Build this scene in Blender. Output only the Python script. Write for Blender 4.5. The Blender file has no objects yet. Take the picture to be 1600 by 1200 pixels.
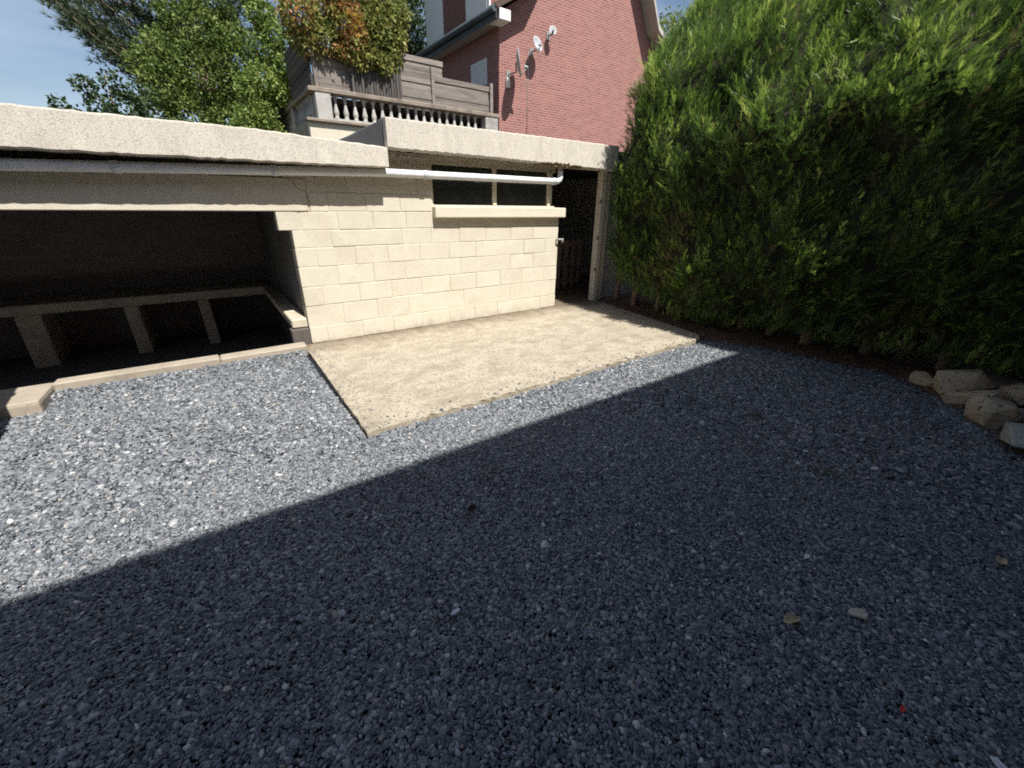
import bpy, bmesh, math, random
import numpy as np
from mathutils import Vector, Matrix
random.seed(7)
rng = np.random.default_rng(7)
S = bpy.context.scene
COL = S.collection
R = math.radians

# ------------------------------------------------------------------ camera, sky, sun, exposure
def cam_axes(yaw, pitch, roll):
    f = Vector((math.sin(yaw)*math.cos(pitch), math.cos(yaw)*math.cos(pitch), -math.sin(pitch)))
    r = Vector((math.cos(yaw), -math.sin(yaw), 0))
    d = f.cross(r)
    return r*math.cos(roll)+d*math.sin(roll), -r*math.sin(roll)+d*math.cos(roll), f
r_, d_, f_ = cam_axes(R(35.5028), R(23.2029), R(-0.70757))
cd = bpy.data.cameras.new('camera')
cam = bpy.data.objects.new('camera', cd)
COL.objects.link(cam)
cam.matrix_world = Matrix(((r_.x, -d_.x, -f_.x, 0), (r_.y, -d_.y, -f_.y, 0), (r_.z, -d_.z, -f_.z, 1.55), (0, 0, 0, 1)))
cd.sensor_fit = 'HORIZONTAL'
cd.sensor_width = 36
cd.lens = 648.367/1600*36
cd.clip_start = 0.02
cd.clip_end = 1000
S.camera = cam

EL, AZ = R(58.8), R(6)
sun_dir = Vector((math.cos(EL)*math.sin(AZ), -math.cos(EL)*math.cos(AZ), math.sin(EL)))   # towards the sun
W = bpy.data.worlds.new('World')
S.world = W
W.use_nodes = True
nt = W.node_tree
bg = nt.nodes['Background']
sky = nt.nodes.new('ShaderNodeTexSky')
sky.sky_type = 'NISHITA'
sky.sun_disc = False
sky.sun_elevation = EL
sky.sun_rotation = R(180)-AZ
sky.air_density = 1.0
sky.dust_density = 1.2
sky.ozone_density = 1.2
bg.inputs['Strength'].default_value = 0.071
# thin summer cloud veil over the whole sky
tc = nt.nodes.new('ShaderNodeTexCoord')
mp = nt.nodes.new('ShaderNodeMapping')
mp.inputs['Scale'].default_value = (1.0, 1.6, 5.0)
cn = nt.nodes.new('ShaderNodeTexNoise')
cn.inputs['Scale'].default_value = 2.2
cn.inputs['Detail'].default_value = 6
cr = nt.nodes.new('ShaderNodeValToRGB')
cr.color_ramp.elements[0].position = 0.45
cr.color_ramp.elements[0].color = (0, 0, 0, 1)
cr.color_ramp.elements[1].position = 0.8
cr.color_ramp.elements[1].color = (0.55, 0.55, 0.55, 1)
mx = nt.nodes.new('ShaderNodeMix')
mx.data_type = 'RGBA'
mx.inputs[7].default_value = (6.5, 7.4, 8.6, 1)
nt.links.new(tc.outputs['Generated'], mp.inputs['Vector'])
nt.links.new(mp.outputs['Vector'], cn.inputs['Vector'])
nt.links.new(cn.outputs['Fac'], cr.inputs['Fac'])
nt.links.new(cr.outputs['Color'], mx.inputs[0])
nt.links.new(sky.outputs['Color'], mx.inputs[6])
nt.links.new(mx.outputs[2], bg.inputs['Color'])

sd = bpy.data.lights.new('sun', 'SUN')
sd.energy = 5.0
sd.angle = R(0.53)
sd.color = (1.0, 0.965, 0.905)
sun = bpy.data.objects.new('sun', sd)
COL.objects.link(sun)
sun.rotation_euler = sun_dir.to_track_quat('Z', 'Y').to_euler()
sun.location = (0, -20, 40)

S.view_settings.view_transform = 'Standard'
S.view_settings.look = 'None'
S.view_settings.gamma = 1
S.view_settings.use_curve_mapping = False
S.view_settings.exposure = 0.72
S.render.engine = 'CYCLES'
S.cycles.max_bounces = 8
S.cycles.transparent_max_bounces = 8
S.cycles.use_denoising = False
S.cycles.use_adaptive_sampling = False
S.cycles.sampling_pattern = 'BLUE_NOISE'
S.cycles.filter_width = 1.8
S.cycles.sample_clamp_indirect = 4.0

# ------------------------------------------------------------------ materials
def new_mat(name):
    m = bpy.data.materials.new(name)
    m.use_nodes = True
    return m, m.node_tree, m.node_tree.nodes['Principled BSDF']

def N(t, kind, **kw):
    n = t.nodes.new(kind)
    for k, v in kw.items():
        if k.startswith('_'):
            setattr(n, k[1:], v)
        else:
            n.inputs[k.replace('__', ' ')].default_value = v
    return n

def mixc(t, a, b, fac):
    m = t.nodes.new('ShaderNodeMix')
    m.data_type = 'RGBA'
    for sock, v in ((6, a), (7, b), (0, fac)):
        if isinstance(v, bpy.types.NodeSocket):
            t.links.new(v, m.inputs[sock])
        else:
            m.inputs[sock].default_value = (*v, 1) if isinstance(v, tuple) else v
    return m.outputs[2]

def ramp(t, sock, p0, p1, c0=(0, 0, 0), c1=(1, 1, 1)):
    n = t.nodes.new('ShaderNodeValToRGB')
    n.color_ramp.elements[0].position = p0
    n.color_ramp.elements[1].position = p1
    n.color_ramp.elements[0].color = (*c0, 1)
    n.color_ramp.elements[1].color = (*c1, 1)
    t.links.new(sock, n.inputs['Fac'])
    return n.outputs['Color']

def noise(t, vec, scale, detail=5, rough=0.6):
    n = N(t, 'ShaderNodeTexNoise', Scale=scale, Detail=detail, Roughness=rough)
    t.links.new(vec, n.inputs['Vector'])
    return n.outputs['Fac']

def scaled(t, vec, s):
    n = N(t, 'ShaderNodeMapping', Scale=s)
    t.links.new(vec, n.inputs['Vector'])
    return n.outputs['Vector']

def add_bump(t, b, h, strength, dist):
    n = N(t, 'ShaderNodeBump', Strength=strength, Distance=dist)
    t.links.new(h, n.inputs['Height'])
    t.links.new(n.outputs['Normal'], b.inputs['Normal'])

def rough_mat(name, c, c2, stain=None, stain_scale=2.0, stain_lo=0.5, stain_hi=0.75, fine=60, speck=None,
              rough=0.85, bump=0.4, bdist=0.004, tone=0.0, stretch=(1, 1, 1), spec=0.3, speck_lo=0.62):
    """a weathered surface: two tones, a stain, specks, per-object tone and fine relief"""
    m, t, b = new_mat(name)
    pos = N(t, 'ShaderNodeNewGeometry').outputs['Position']
    v = scaled(t, pos, stretch)
    col = mixc(t, c, c2, ramp(t, noise(t, v, 5.0, 6, 0.65), 0.35, 0.7))
    if stain:
        col = mixc(t, col, stain, ramp(t, noise(t, v, stain_scale, 8, 0.7), stain_lo, stain_hi))
    if speck:
        col = mixc(t, col, speck, ramp(t, noise(t, pos, fine*0.7, 2, 0.5), speck_lo, speck_lo+0.06))
    if tone:
        oi = N(t, 'ShaderNodeObjectInfo')
        mr = N(t, 'ShaderNodeMapRange')
        mr.inputs['To Min'].default_value = 1-tone
        mr.inputs['To Max'].default_value = 1+tone*0.5
        t.links.new(oi.outputs['Random'], mr.inputs['Value'])
        hs = N(t, 'ShaderNodeHueSaturation')
        t.links.new(mr.outputs['Result'], hs.inputs['Value'])
        t.links.new(col, hs.inputs['Color'])
        col = hs.outputs['Color']
    t.links.new(col, b.inputs['Base Color'])
    b.inputs['Roughness'].default_value = rough
    b.inputs['Specular IOR Level'].default_value = spec
    add_bump(t, b, noise(t, v, fine, 6, 0.7), bump, bdist)
    return m

M = {}
M['cream'] = rough_mat('cream_masonry_paint', (0.60, 0.555, 0.45), (0.555, 0.51, 0.41), stain=(0.46, 0.405, 0.31), stain_lo=0.52,
                       stain_hi=0.88, speck=(0.46, 0.39, 0.29), fine=70, bump=0.55, bdist=0.006, tone=0.045, speck_lo=0.655)
M['cream_plain'] = rough_mat('cream_painted_concrete', (0.62, 0.57, 0.455), (0.56, 0.51, 0.405), stain=(0.38, 0.33, 0.26), stain_lo=0.6, stain_hi=0.9,
                             fine=90, bump=0.3, bdist=0.003)
M['grey_lintel'] = rough_mat('smooth_lintel_concrete', (0.73, 0.70, 0.63), (0.68, 0.65, 0.58), stain=(0.54, 0.50, 0.43), stain_lo=0.6, fine=110, bump=0.2, bdist=0.002)
M['pebbledash'] = rough_mat('cream_pebbledash_render', (0.66, 0.615, 0.53), (0.59, 0.545, 0.465), stain=(0.43, 0.395, 0.34), stain_lo=0.50, stain_hi=0.85,
                            speck=(0.44, 0.40, 0.34), fine=150, bump=0.75, bdist=0.009, stain_scale=3.0, speck_lo=0.56, stretch=(1.6, 1.6, 0.5))
M['broken'] = rough_mat('broken_render_edge', (0.30, 0.21, 0.12), (0.22, 0.15, 0.09), fine=50, bump=0.9, bdist=0.01)
M['slab'] = rough_mat('worn_concrete_slab', (0.44, 0.39, 0.30), (0.345, 0.30, 0.23), stain=(0.23, 0.19, 0.135), stain_scale=3.4, stain_lo=0.46,
                      stain_hi=0.74, speck=(0.25, 0.21, 0.16), fine=58, bump=1.0, bdist=0.009, stretch=(1.0, 1.5, 1), speck_lo=0.555)
M['kerb'] = rough_mat('kerb_concrete', (0.36, 0.315, 0.25), (0.29, 0.25, 0.20), stain=(0.17, 0.145, 0.11), stain_lo=0.55, speck=(0.26, 0.2, 0.14), fine=80, bump=0.4)
M['felt'] = rough_mat('dark_roofing_felt', (0.05, 0.05, 0.055), (0.035, 0.035, 0.04), fine=120, bump=0.5)
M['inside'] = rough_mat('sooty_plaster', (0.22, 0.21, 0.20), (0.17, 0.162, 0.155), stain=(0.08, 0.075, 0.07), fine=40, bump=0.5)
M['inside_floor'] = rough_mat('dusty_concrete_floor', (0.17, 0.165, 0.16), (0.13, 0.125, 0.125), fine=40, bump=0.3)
M['ledge'] = rough_mat('old_ledge_concrete', (0.60, 0.53, 0.42), (0.48, 0.42, 0.33), stain=(0.3, 0.26, 0.2), fine=60, bump=0.5)
M['soil'] = rough_mat('dark_soil_with_needles', (0.24, 0.15, 0.105), (0.16, 0.10, 0.075), stain=(0.30, 0.18, 0.115), stain_scale=12, fine=90, bump=1.0, bdist=0.02)
M['ground'] = rough_mat('rough_garden_ground', (0.07, 0.08, 0.035), (0.09, 0.075, 0.045), stain=(0.05, 0.04, 0.025), stain_scale=0.4, fine=20, bump=0.8, bdist=0.03)
M['gravel_bed'] = rough_mat('slate_grit', (0.03, 0.033, 0.04), (0.02, 0.022, 0.028), fine=120, bump=1.0, bdist=0.02)
M['stone'] = rough_mat('sandstone_rubble', (0.54, 0.44, 0.31), (0.42, 0.34, 0.24), stain=(0.46, 0.29, 0.16), stain_scale=5, stain_lo=0.48, stain_hi=0.7,
                       fine=30, bump=0.8, bdist=0.012, tone=0.25, speck=(0.12, 0.095, 0.07))
M['stone_grey'] = rough_mat('grey_limestone', (0.40, 0.40, 0.34), (0.30, 0.295, 0.24), stain=(0.24, 0.23, 0.18), stain_scale=5, fine=30, bump=0.8, bdist=0.012)
M['stone_brown'] = rough_mat('purple_brown_stone', (0.24, 0.19, 0.17), (0.16, 0.13, 0.115), fine=30, bump=0.8, bdist=0.012)
M['bark'] = rough_mat('hedge_bark', (0.36, 0.26, 0.19), (0.24, 0.17, 0.12), stretch=(6, 6, 0.7), fine=25, bump=0.9, bdist=0.02)
M['old_wood'] = rough_mat('weathered_grey_wood', (0.27, 0.235, 0.205), (0.19, 0.165, 0.145), stain=(0.095, 0.08, 0.07), stain_scale=3, stretch=(0.6, 0.6, 7),
                          fine=14, bump=0.5, bdist=0.006, tone=0.2)
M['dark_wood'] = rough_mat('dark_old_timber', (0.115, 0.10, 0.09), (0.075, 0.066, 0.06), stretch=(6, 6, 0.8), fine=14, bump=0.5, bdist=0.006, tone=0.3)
M['timber'] = rough_mat('stacked_pallet_timber', (0.36, 0.28, 0.23), (0.25, 0.19, 0.16), stretch=(6, 6, 0.8), fine=14, bump=0.4, tone=0.3)
M['balustrade'] = rough_mat('aged_cast_stone', (0.44, 0.425, 0.395), (0.35, 0.335, 0.31), stain=(0.19, 0.18, 0.165), fine=60, bump=0.4)
M['coping'] = rough_mat('lichen_stone_coping', (0.27, 0.225, 0.18), (0.20, 0.165, 0.135), stain=(0.11, 0.09, 0.075), stain_scale=5, fine=50, bump=0.6)
M['white_wall'] = rough_mat('whitewashed_wall', (0.66, 0.66, 0.63), (0.58, 0.58, 0.55), fine=60, bump=0.2)
M['post_cream'] = rough_mat('flaking_cream_post_paint', (0.76, 0.70, 0.57), (0.68, 0.62, 0.50), stain=(0.42, 0.36, 0.28), stain_lo=0.58, fine=70, bump=0.4)
M['passage'] = rough_mat('grey_passage_plaster', (0.64, 0.60, 0.56), (0.55, 0.52, 0.48), stain=(0.36, 0.33, 0.30), fine=40, bump=0.4)
M['white_trim'] = rough_mat('white_trim_paint', (0.78, 0.78, 0.76), (0.70, 0.70, 0.68), fine=80, bump=0.1, rough=0.6)
M['trim_grey'] = rough_mat('grey_blue_gutter_paint', (0.075, 0.095, 0.105), (0.06, 0.075, 0.085), fine=80, bump=0.1, rough=0.5)
M['soffit'] = rough_mat('pale_soffit_paint', (0.44, 0.41, 0.37), (0.38, 0.35, 0.32), fine=50, bump=0.2)
M['roof_tile'] = rough_mat('brown_roof_tile', (0.12, 0.075, 0.06), (0.08, 0.055, 0.045), fine=25, bump=0.6, bdist=0.02)
M['dish'] = rough_mat('dull_grey_dish', (0.42, 0.43, 0.44), (0.36, 0.37, 0.38), fine=50, bump=0.1, rough=0.55)
M['steel'] = rough_mat('galvanised_steel', (0.30, 0.30, 0.30), (0.24, 0.24, 0.24), fine=80, bump=0.15, rough=0.5)
M['shutter'] = rough_mat('white_roller_shutter', (0.74, 0.75, 0.73), (0.68, 0.69, 0.67), fine=50, bump=0.1, rough=0.6)

def plastic(name, c, rough=0.35):
    m, t, b = new_mat(name)
    pos = N(t, 'ShaderNodeNewGeometry').outputs['Position']
    col = mixc(t, c, tuple(x*0.82 for x in c), ramp(t, noise(t, pos, 6, 6), 0.4, 0.75))
    t.links.new(col, b.inputs['Base Color'])
    b.inputs['Roughness'].default_value = rough
    return m
M['pvc'] = plastic('white_pvc', (0.74, 0.76, 0.78))
M['pvc_grey'] = plastic('dull_pvc_ring', (0.60, 0.62, 0.64))
M['red'] = plastic('red_plastic', (0.55, 0.03, 0.025))
def glass_mat():
    m, t, b = new_mat('dusty_dark_glass')
    pos = N(t, 'ShaderNodeNewGeometry').outputs['Position']
    col = mixc(t, (0.028, 0.029, 0.030), (0.055, 0.054, 0.052), ramp(t, noise(t, pos, 4, 6), 0.45, 0.8))
    t.links.new(col, b.inputs['Base Color'])
    b.inputs['Roughness'].default_value = 0.12
    return m
M['glass'] = glass_mat()

def brick_mat(name, c1, c2, mortar, msize=0.008):
    m, t, b = new_mat(name)
    pos = N(t, 'ShaderNodeNewGeometry').outputs['Position']
    sp = N(t, 'ShaderNodeSeparateXYZ')
    t.links.new(pos, sp.inputs[0])
    ad = N(t, 'ShaderNodeMath', _operation='ADD')
    t.links.new(sp.outputs[0], ad.inputs[0])
    t.links.new(sp.outputs[1], ad.inputs[1])
    cb = N(t, 'ShaderNodeCombineXYZ')
    t.links.new(ad.outputs[0], cb.inputs[0])
    t.links.new(sp.outputs[2], cb.inputs[1])
    br = N(t, 'ShaderNodeTexBrick', Scale=1.0)
    br.inputs['Brick Width'].default_value = 0.22
    br.inputs['Row Height'].default_value = 0.068
    br.inputs['Mortar Size'].default_value = msize
    br.inputs['Mortar Smooth'].default_value = 0.2
    br.inputs['Bias'].default_value = 0.0
    br.inputs['Color1'].default_value = (*c1, 1)
    br.inputs['Color2'].default_value = (*c2, 1)
    br.inputs['Mortar'].default_value = (*mortar, 1)
    t.links.new(cb.outputs[0], br.inputs['Vector'])
    col = mixc(t, br.outputs['Color'], (0.18, 0.10, 0.08), ramp(t, noise(t, pos, 1.3, 8, 0.7), 0.55, 0.95))
    col = mixc(t, col, (0.50, 0.34, 0.29), ramp(t, noise(t, pos, 14, 4, 0.7), 0.6, 0.9))
    t.links.new(col, b.inputs['Base Color'])
    b.inputs['Roughness'].default_value = 0.9
    inv = N(t, 'ShaderNodeMath', _operation='SUBTRACT')
    inv.inputs[0].default_value = 1.0
    t.links.new(br.outputs['Fac'], inv.inputs[1])
    add_bump(t, b, inv.outputs[0], 0.8, 0.012)
    return m
M['brick'] = brick_mat('red_brickwork', (0.33, 0.128, 0.108), (0.235, 0.087, 0.076), (0.41, 0.30, 0.265))
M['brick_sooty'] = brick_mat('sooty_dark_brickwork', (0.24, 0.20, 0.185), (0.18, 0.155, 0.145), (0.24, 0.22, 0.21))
M['brick_brown'] = brick_mat('brown_red_brickwork', (0.20, 0.075, 0.055), (0.15, 0.055, 0.045), (0.24, 0.18, 0.15))

def leaf_mat(name, stops, trans=0.35, rough=0.5, spec=0.25):
    """colour picked per leaf by its own tint; light passes through thin leaves"""
    m, t, b = new_mat(name)
    at = N(t, 'ShaderNodeAttribute', _attribute_name='tint')
    n = t.nodes.new('ShaderNodeValToRGB')
    el = n.color_ramp.elements
    el[0].position, el[0].color = stops[0][0], (*stops[0][1], 1)
    el[1].position, el[1].color = stops[-1][0], (*stops[-1][1], 1)
    for p, c in stops[1:-1]:
        e = el.new(p)
        e.color = (*c, 1)
    t.links.new(at.outputs['Fac'], n.inputs['Fac'])
    t.links.new(n.outputs['Color'], b.inputs['Base Color'])
    b.inputs['Roughness'].default_value = rough
    b.inputs['Specular IOR Level'].default_value = spec
    tr = N(t, 'ShaderNodeBsdfTranslucent')
    t.links.new(n.outputs['Color'], tr.inputs['Color'])
    ms = N(t, 'ShaderNodeMixShader', Fac=trans)
    t.links.new(b.outputs[0], ms.inputs[1])
    t.links.new(tr.outputs[0], ms.inputs[2])
    t.links.new(ms.outputs[0], t.nodes['Material Output'].inputs['Surface'])
    return m
M['hedge'] = leaf_mat('conifer_hedge_spray', [(0.0, (0.06, 0.105, 0.026)), (0.35, (0.095, 0.17, 0.034)), (0.7, (0.28, 0.43, 0.07)),
                                             (0.96, (0.56, 0.66, 0.17)), (1.0, (0.24, 0.165, 0.08))], 0.42, 0.38, 0.5)
M['pine'] = leaf_mat('pine_needles', [(0, (0.04, 0.065, 0.035)), (0.6, (0.08, 0.115, 0.055)), (1, (0.16, 0.18, 0.09))], 0.2)
M['broad'] = leaf_mat('olive_green_leaves', [(0, (0.06, 0.095, 0.025)), (0.5, (0.135, 0.195, 0.048)), (0.9, (0.26, 0.31, 0.09)), (1, (0.30, 0.27, 0.09))], 0.35)
M['bright'] = leaf_mat('bright_green_leaves', [(0, (0.085, 0.135, 0.03)), (0.5, (0.21, 0.29, 0.07)), (1, (0.42, 0.48, 0.16))], 0.35)
M['dark_leaf'] = leaf_mat('dark_evergreen_leaves', [(0, (0.025, 0.045, 0.018)), (0.7, (0.055, 0.09, 0.032)), (1, (0.11, 0.15, 0.055))], 0.2)
M['autumn'] = leaf_mat('red_and_gold_leaves', [(0, (0.075, 0.11, 0.035)), (0.3, (0.23, 0.26, 0.07)), (0.5, (0.38, 0.36, 0.11)), (0.62, (0.33, 0.15, 0.08)), (0.8, (0.48, 0.27, 0.09)),
                                             (0.92, (0.55, 0.33, 0.05)), (1, (0.62, 0.46, 0.10))], 0.35)
M['dry_leaf'] = leaf_mat('dry_needle_litter', [(0, (0.12, 0.06, 0.04)), (0.6, (0.24, 0.12, 0.07)), (1, (0.40, 0.26, 0.15))], 0.1, 0.8)
M['tan_leaf'] = rough_mat('tan_dry_leaf', (0.44, 0.35, 0.22), (0.33, 0.25, 0.16), fine=120, bump=0.3)
M['brown_leaf'] = rough_mat('dark_curled_leaf', (0.03, 0.02, 0.012), (0.05, 0.03, 0.018), fine=120, bump=0.3)
M['white_stone'] = rough_mat('white_quartz_chip', (0.62, 0.64, 0.66), (0.52, 0.53, 0.55), fine=60, bump=0.3)
M['tan_stone'] = rough_mat('tan_flat_stone', (0.48, 0.43, 0.34), (0.38, 0.34, 0.27), fine=60, bump=0.4)
M['moss'] = leaf_mat('weed_leaves', [(0, (0.055, 0.06, 0.025)), (1, (0.12, 0.125, 0.05))], 0.2)

# ------------------------------------------------------------------ object helpers
def tag(o, label=None, cat=None, group=None, kind=None):
    if label: o['label'] = label
    if cat: o['category'] = cat
    if group: o['group'] = group
    if kind: o['kind'] = kind
    return o

def empty(name, loc, label, cat, group=None):
    o = bpy.data.objects.new(name, None)
    COL.objects.link(o)
    o.location = loc
    o.empty_display_size = 0.1
    return tag(o, label, cat, group)

def link(name, me, mat, parent=None, kind=None):
    o = bpy.data.objects.new(name, me)
    COL.objects.link(o)
    if mat is not None and not me.materials:
        me.materials.append(mat)
    if parent is not None:
        o.parent = parent
        o.matrix_parent_inverse = Matrix.Translation(-world_loc(parent))
    if kind: o['kind'] = kind
    return o

def world_loc(o):
    # things are only translated and parts are built in world coordinates, so only an empty shifts its children
    return o.location.copy() if o.type == 'EMPTY' else Vector((0, 0, 0))

class B:
    """collects shapes into one mesh"""
    def __init__(s): s.bm = bmesh.new()
    def box(s, x0, x1, y0, y1, z0, z1, bev=0.0, seg=1, jit=0.0):
        vs = [s.bm.verts.new((x, y, z)) for x in (x0, x1) for y in (y0, y1) for z in (z0, z1)]
        fs = []
        for q in ((0, 1, 3, 2), (4, 6, 7, 5), (0, 4, 5, 1), (2, 3, 7, 6), (0, 2, 6, 4), (1, 5, 7, 3)):
            fs.append(s.bm.faces.new([vs[i] for i in q]))
        if jit:
            for v in vs: v.co += Vector([random.uniform(-jit, jit) for _ in range(3)])
        if bev:
            es = list({e for f in fs for e in f.edges})
            bmesh.ops.bevel(s.bm, geom=es, offset=bev, segments=seg, affect='EDGES', profile=0.6)
        return s
    def poly_prism(s, pts, z0, z1):
        lo = [s.bm.verts.new((x, y, z0)) for x, y in pts]
        hi = [s.bm.verts.new((x, y, z1)) for x, y in pts]
        n = len(pts)
        s.bm.faces.new(hi)
        s.bm.faces.new(lo[::-1])
        for i in range(n):
            s.bm.faces.new((lo[i], lo[(i+1) % n], hi[(i+1) % n], hi[i]))
        return s
    def tube(s, pts, rad, n=8, cap=True):
        pts = [Vector(p) for p in pts]
        rad = rad if isinstance(rad, (list, tuple)) else [rad]*len(pts)
        rings = []
        for i, p in enumerate(pts):
            d = (pts[min(i+1, len(pts)-1)]-pts[max(i-1, 0)]).normalized()
            a = d.orthogonal().normalized() if i == 0 else (pa - d*pa.dot(d)).normalized()
            pa = a
            b = d.cross(a)
            rings.append([s.bm.verts.new(p+rad[i]*(a*math.cos(2*math.pi*k/n)+b*math.sin(2*math.pi*k/n))) for k in range(n)])
        for r0, r1 in zip(rings, rings[1:]):
            for k in range(n):
                f = s.bm.faces.new((r0[k], r0[(k+1) % n], r1[(k+1) % n], r1[k]))
                f.smooth = True
        if cap:
            s.bm.faces.new(rings[0][::-1])
            s.bm.faces.new(rings[-1])
        return s
    def lathe(s, prof, c, n=10, axis=None):
        c = Vector(c)
        Q = Vector((0, 0, 1)).rotation_difference(Vector(axis)).to_matrix() if axis else Matrix.Identity(3)
        rings = [[s.bm.verts.new(c+Q @ Vector((r*math.cos(2*math.pi*k/n), r*math.sin(2*math.pi*k/n), z))) for k in range(n)] for r, z in prof]
        for r0, r1 in zip(rings, rings[1:]):
            for k in range(n):
                f = s.bm.faces.new((r0[k], r0[(k+1) % n], r1[(k+1) % n], r1[k]))
                f.smooth = True
        s.bm.faces.new(rings[0][::-1])
        s.bm.faces.new(rings[-1])
        return s
    def raw(s, verts, faces):
        vs = [s.bm.verts.new(v) for v in verts]
        for f in faces: s.bm.faces.new([vs[i] for i in f])
        return s
    def build(s, name, mat, parent=None, kind=None):
        bmesh.ops.recalc_face_normals(s.bm, faces=s.bm.faces)
        me = bpy.data.meshes.new(name)
        s.bm.to_mesh(me)
        s.bm.free()
        return link(name, me, mat, parent, kind)

def scatter(name, T, faces, pos, U, V, Wn, size, tint, mat, parent=None, kind=None):
    """many copies of a small template T (k,3) joined in one mesh: one real leaf, needle or spray each"""
    T = np.asarray(T, float)
    n, k = len(pos), len(T)
    size = np.asarray(size).reshape(n, 1, 1)
    v = pos[:, None, :]+size*(T[None, :, 0:1]*U[:, None, :]+T[None, :, 1:2]*V[:, None, :]+T[None, :, 2:3]*Wn[:, None, :])
    v = v.reshape(-1, 3).astype(np.float32)
    F = np.asarray(faces, np.int32)
    f = (F[None]+np.arange(n, dtype=np.int32)[:, None, None]*k).reshape(-1, F.shape[1])
    me = bpy.data.meshes.new(name)
    me.vertices.add(len(v))
    me.vertices.foreach_set('co', v.ravel())
    me.loops.add(f.size)
    me.loops.foreach_set('vertex_index', f.ravel())
    me.polygons.add(len(f))
    me.polygons.foreach_set('loop_start', np.arange(0, f.size, F.shape[1], dtype=np.int32))
    a = me.attributes.new('tint', 'FLOAT', 'POINT')
    a.data.foreach_set('value', np.repeat(np.asarray(tint, np.float32), k))
    me.update(calc_edges=True)
    return link(name, me, mat, parent, kind)

def norm(a): return a/np.maximum(np.linalg.norm(a, axis=-1, keepdims=True), 1e-9)
def basis(V, ref):
    U = norm(np.cross(V, ref))
    return U, norm(np.cross(U, V))

LEAF = ([(0, 0, 0), (0.28, 0.45, 0.06), (0, 1.0, -0.05), (-0.28, 0.45, 0.06)], [(0, 1, 2, 3)])

def crown(name, blobs, n, size, mat, parent, lo=0.0, hi=1.0, shell=0.55, aspect=1.0, droop=0.0, kind=None):
    """leaves through the volume of several uneven clumps"""
    blobs = np.array(blobs, float)
    vol = blobs[:, 3]**2.2
    idx = rng.choice(len(blobs), n, p=vol/vol.sum())
    d = norm(rng.normal(size=(n, 3)))
    rr = (shell+(1-shell)*rng.random(n)**0.6)*blobs[idx, 3]*(0.85+0.3*rng.random(n))
    sub = norm(rng.normal(size=(len(blobs)*9, 3)))
    lump = 1+0.22*np.sin(d[:, 0]*7+idx*2.1)*np.sin(d[:, 1]*6+idx)*np.sin(d[:, 2]*8+idx*1.7)
    pos = blobs[idx, :3]+d*(rr*lump)[:, None]*np.array([1, 1, aspect])
    V = norm(d*0.6+rng.normal(size=(n, 3))*0.7+np.array([0, 0, -droop]))
    U, Wn = basis(V, rng.normal(size=(n, 3)))
    patch = 0.5+0.5*np.sin(pos[:, 0]*5.1+idx)*np.sin(pos[:, 2]*4.3+pos[:, 1]*3.0)
    tint = np.clip(lo+(hi-lo)*(0.55*rng.random(n)+0.45*patch), 0, 1)
    return scatter(name, LEAF[0], LEAF[1], pos, U, V, Wn, size*(0.6+0.8*rng.random(n)), tint, mat, parent, kind)

# ------------------------------------------------------------------ ground
G = B()
def sheet(b, x0, x1, y0, y1, z):
    b.raw([(x0, y0, z), (x1, y0, z), (x1, y1, z), (x0, y1, z)], [(0, 1, 2, 3)])
PX0, PX1, PY0, PY1 = -5.0, 0.9, 5.09, 8.6            # the sunken bay of the shed
Lg = 250
sheet(G, -Lg, PX0, -Lg, Lg, -0.06)
sheet(G, PX1, Lg, -Lg, Lg, -0.06)
sheet(G, PX0, PX1, -Lg, PY0, -0.06)
sheet(G, PX0, PX1, PY1, Lg, -0.06)
G.build('ground', M['ground'], kind='structure')

BED = [(5.05, 2.84), (5.30, 2.1), (5.43, 1.48), (5.50, 0.95), (5.22, 0.58), (4.86, 0.26), (4.35, -0.02), (4.1, -0.5), (4.0, -2.6)]
gb = B()
gp = [(-4.5, -2.6), (4.0, -2.6)]+BED[::-1][1:]+[(5.0, 2.95), (4.8, 5.0), (-4.5, 5.0)]
vs = [gb.bm.verts.new((x, y, -0.014)) for x, y in gp]
gb.bm.faces.new(vs)
gb.build('gravel_bed', M['gravel_bed'], kind='structure')

# soil strip under the hedge, slightly heaped
sb = B()
ys = np.linspace(-2.6, 5.3, 60)
def bed_x(y):
    if y >= 2.84: return 5.05+(y-2.84)*0.155
    p = [(q[1], q[0]) for q in BED][::-1]
    return float(np.interp(y, [a for a, _ in p], [b for _, b in p]))
rows = []
for y in ys:
    xb = bed_x(y)
    rows.append([sb.bm.verts.new((xb-0.05+(9-xb)*t, y, (-0.012+0.05*min(1, t*9)+random.uniform(-0.008, 0.012)))) for t in (0, 0.02, 0.05, 0.1, 0.2, 0.4, 1)])
for a, b in zip(rows, rows[1:]):
    for i in range(6): sb.bm.faces.new((a[i], a[i+1], b[i+1], b[i]))
sb.build('soil_bed', M['soil'], kind='structure')

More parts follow.
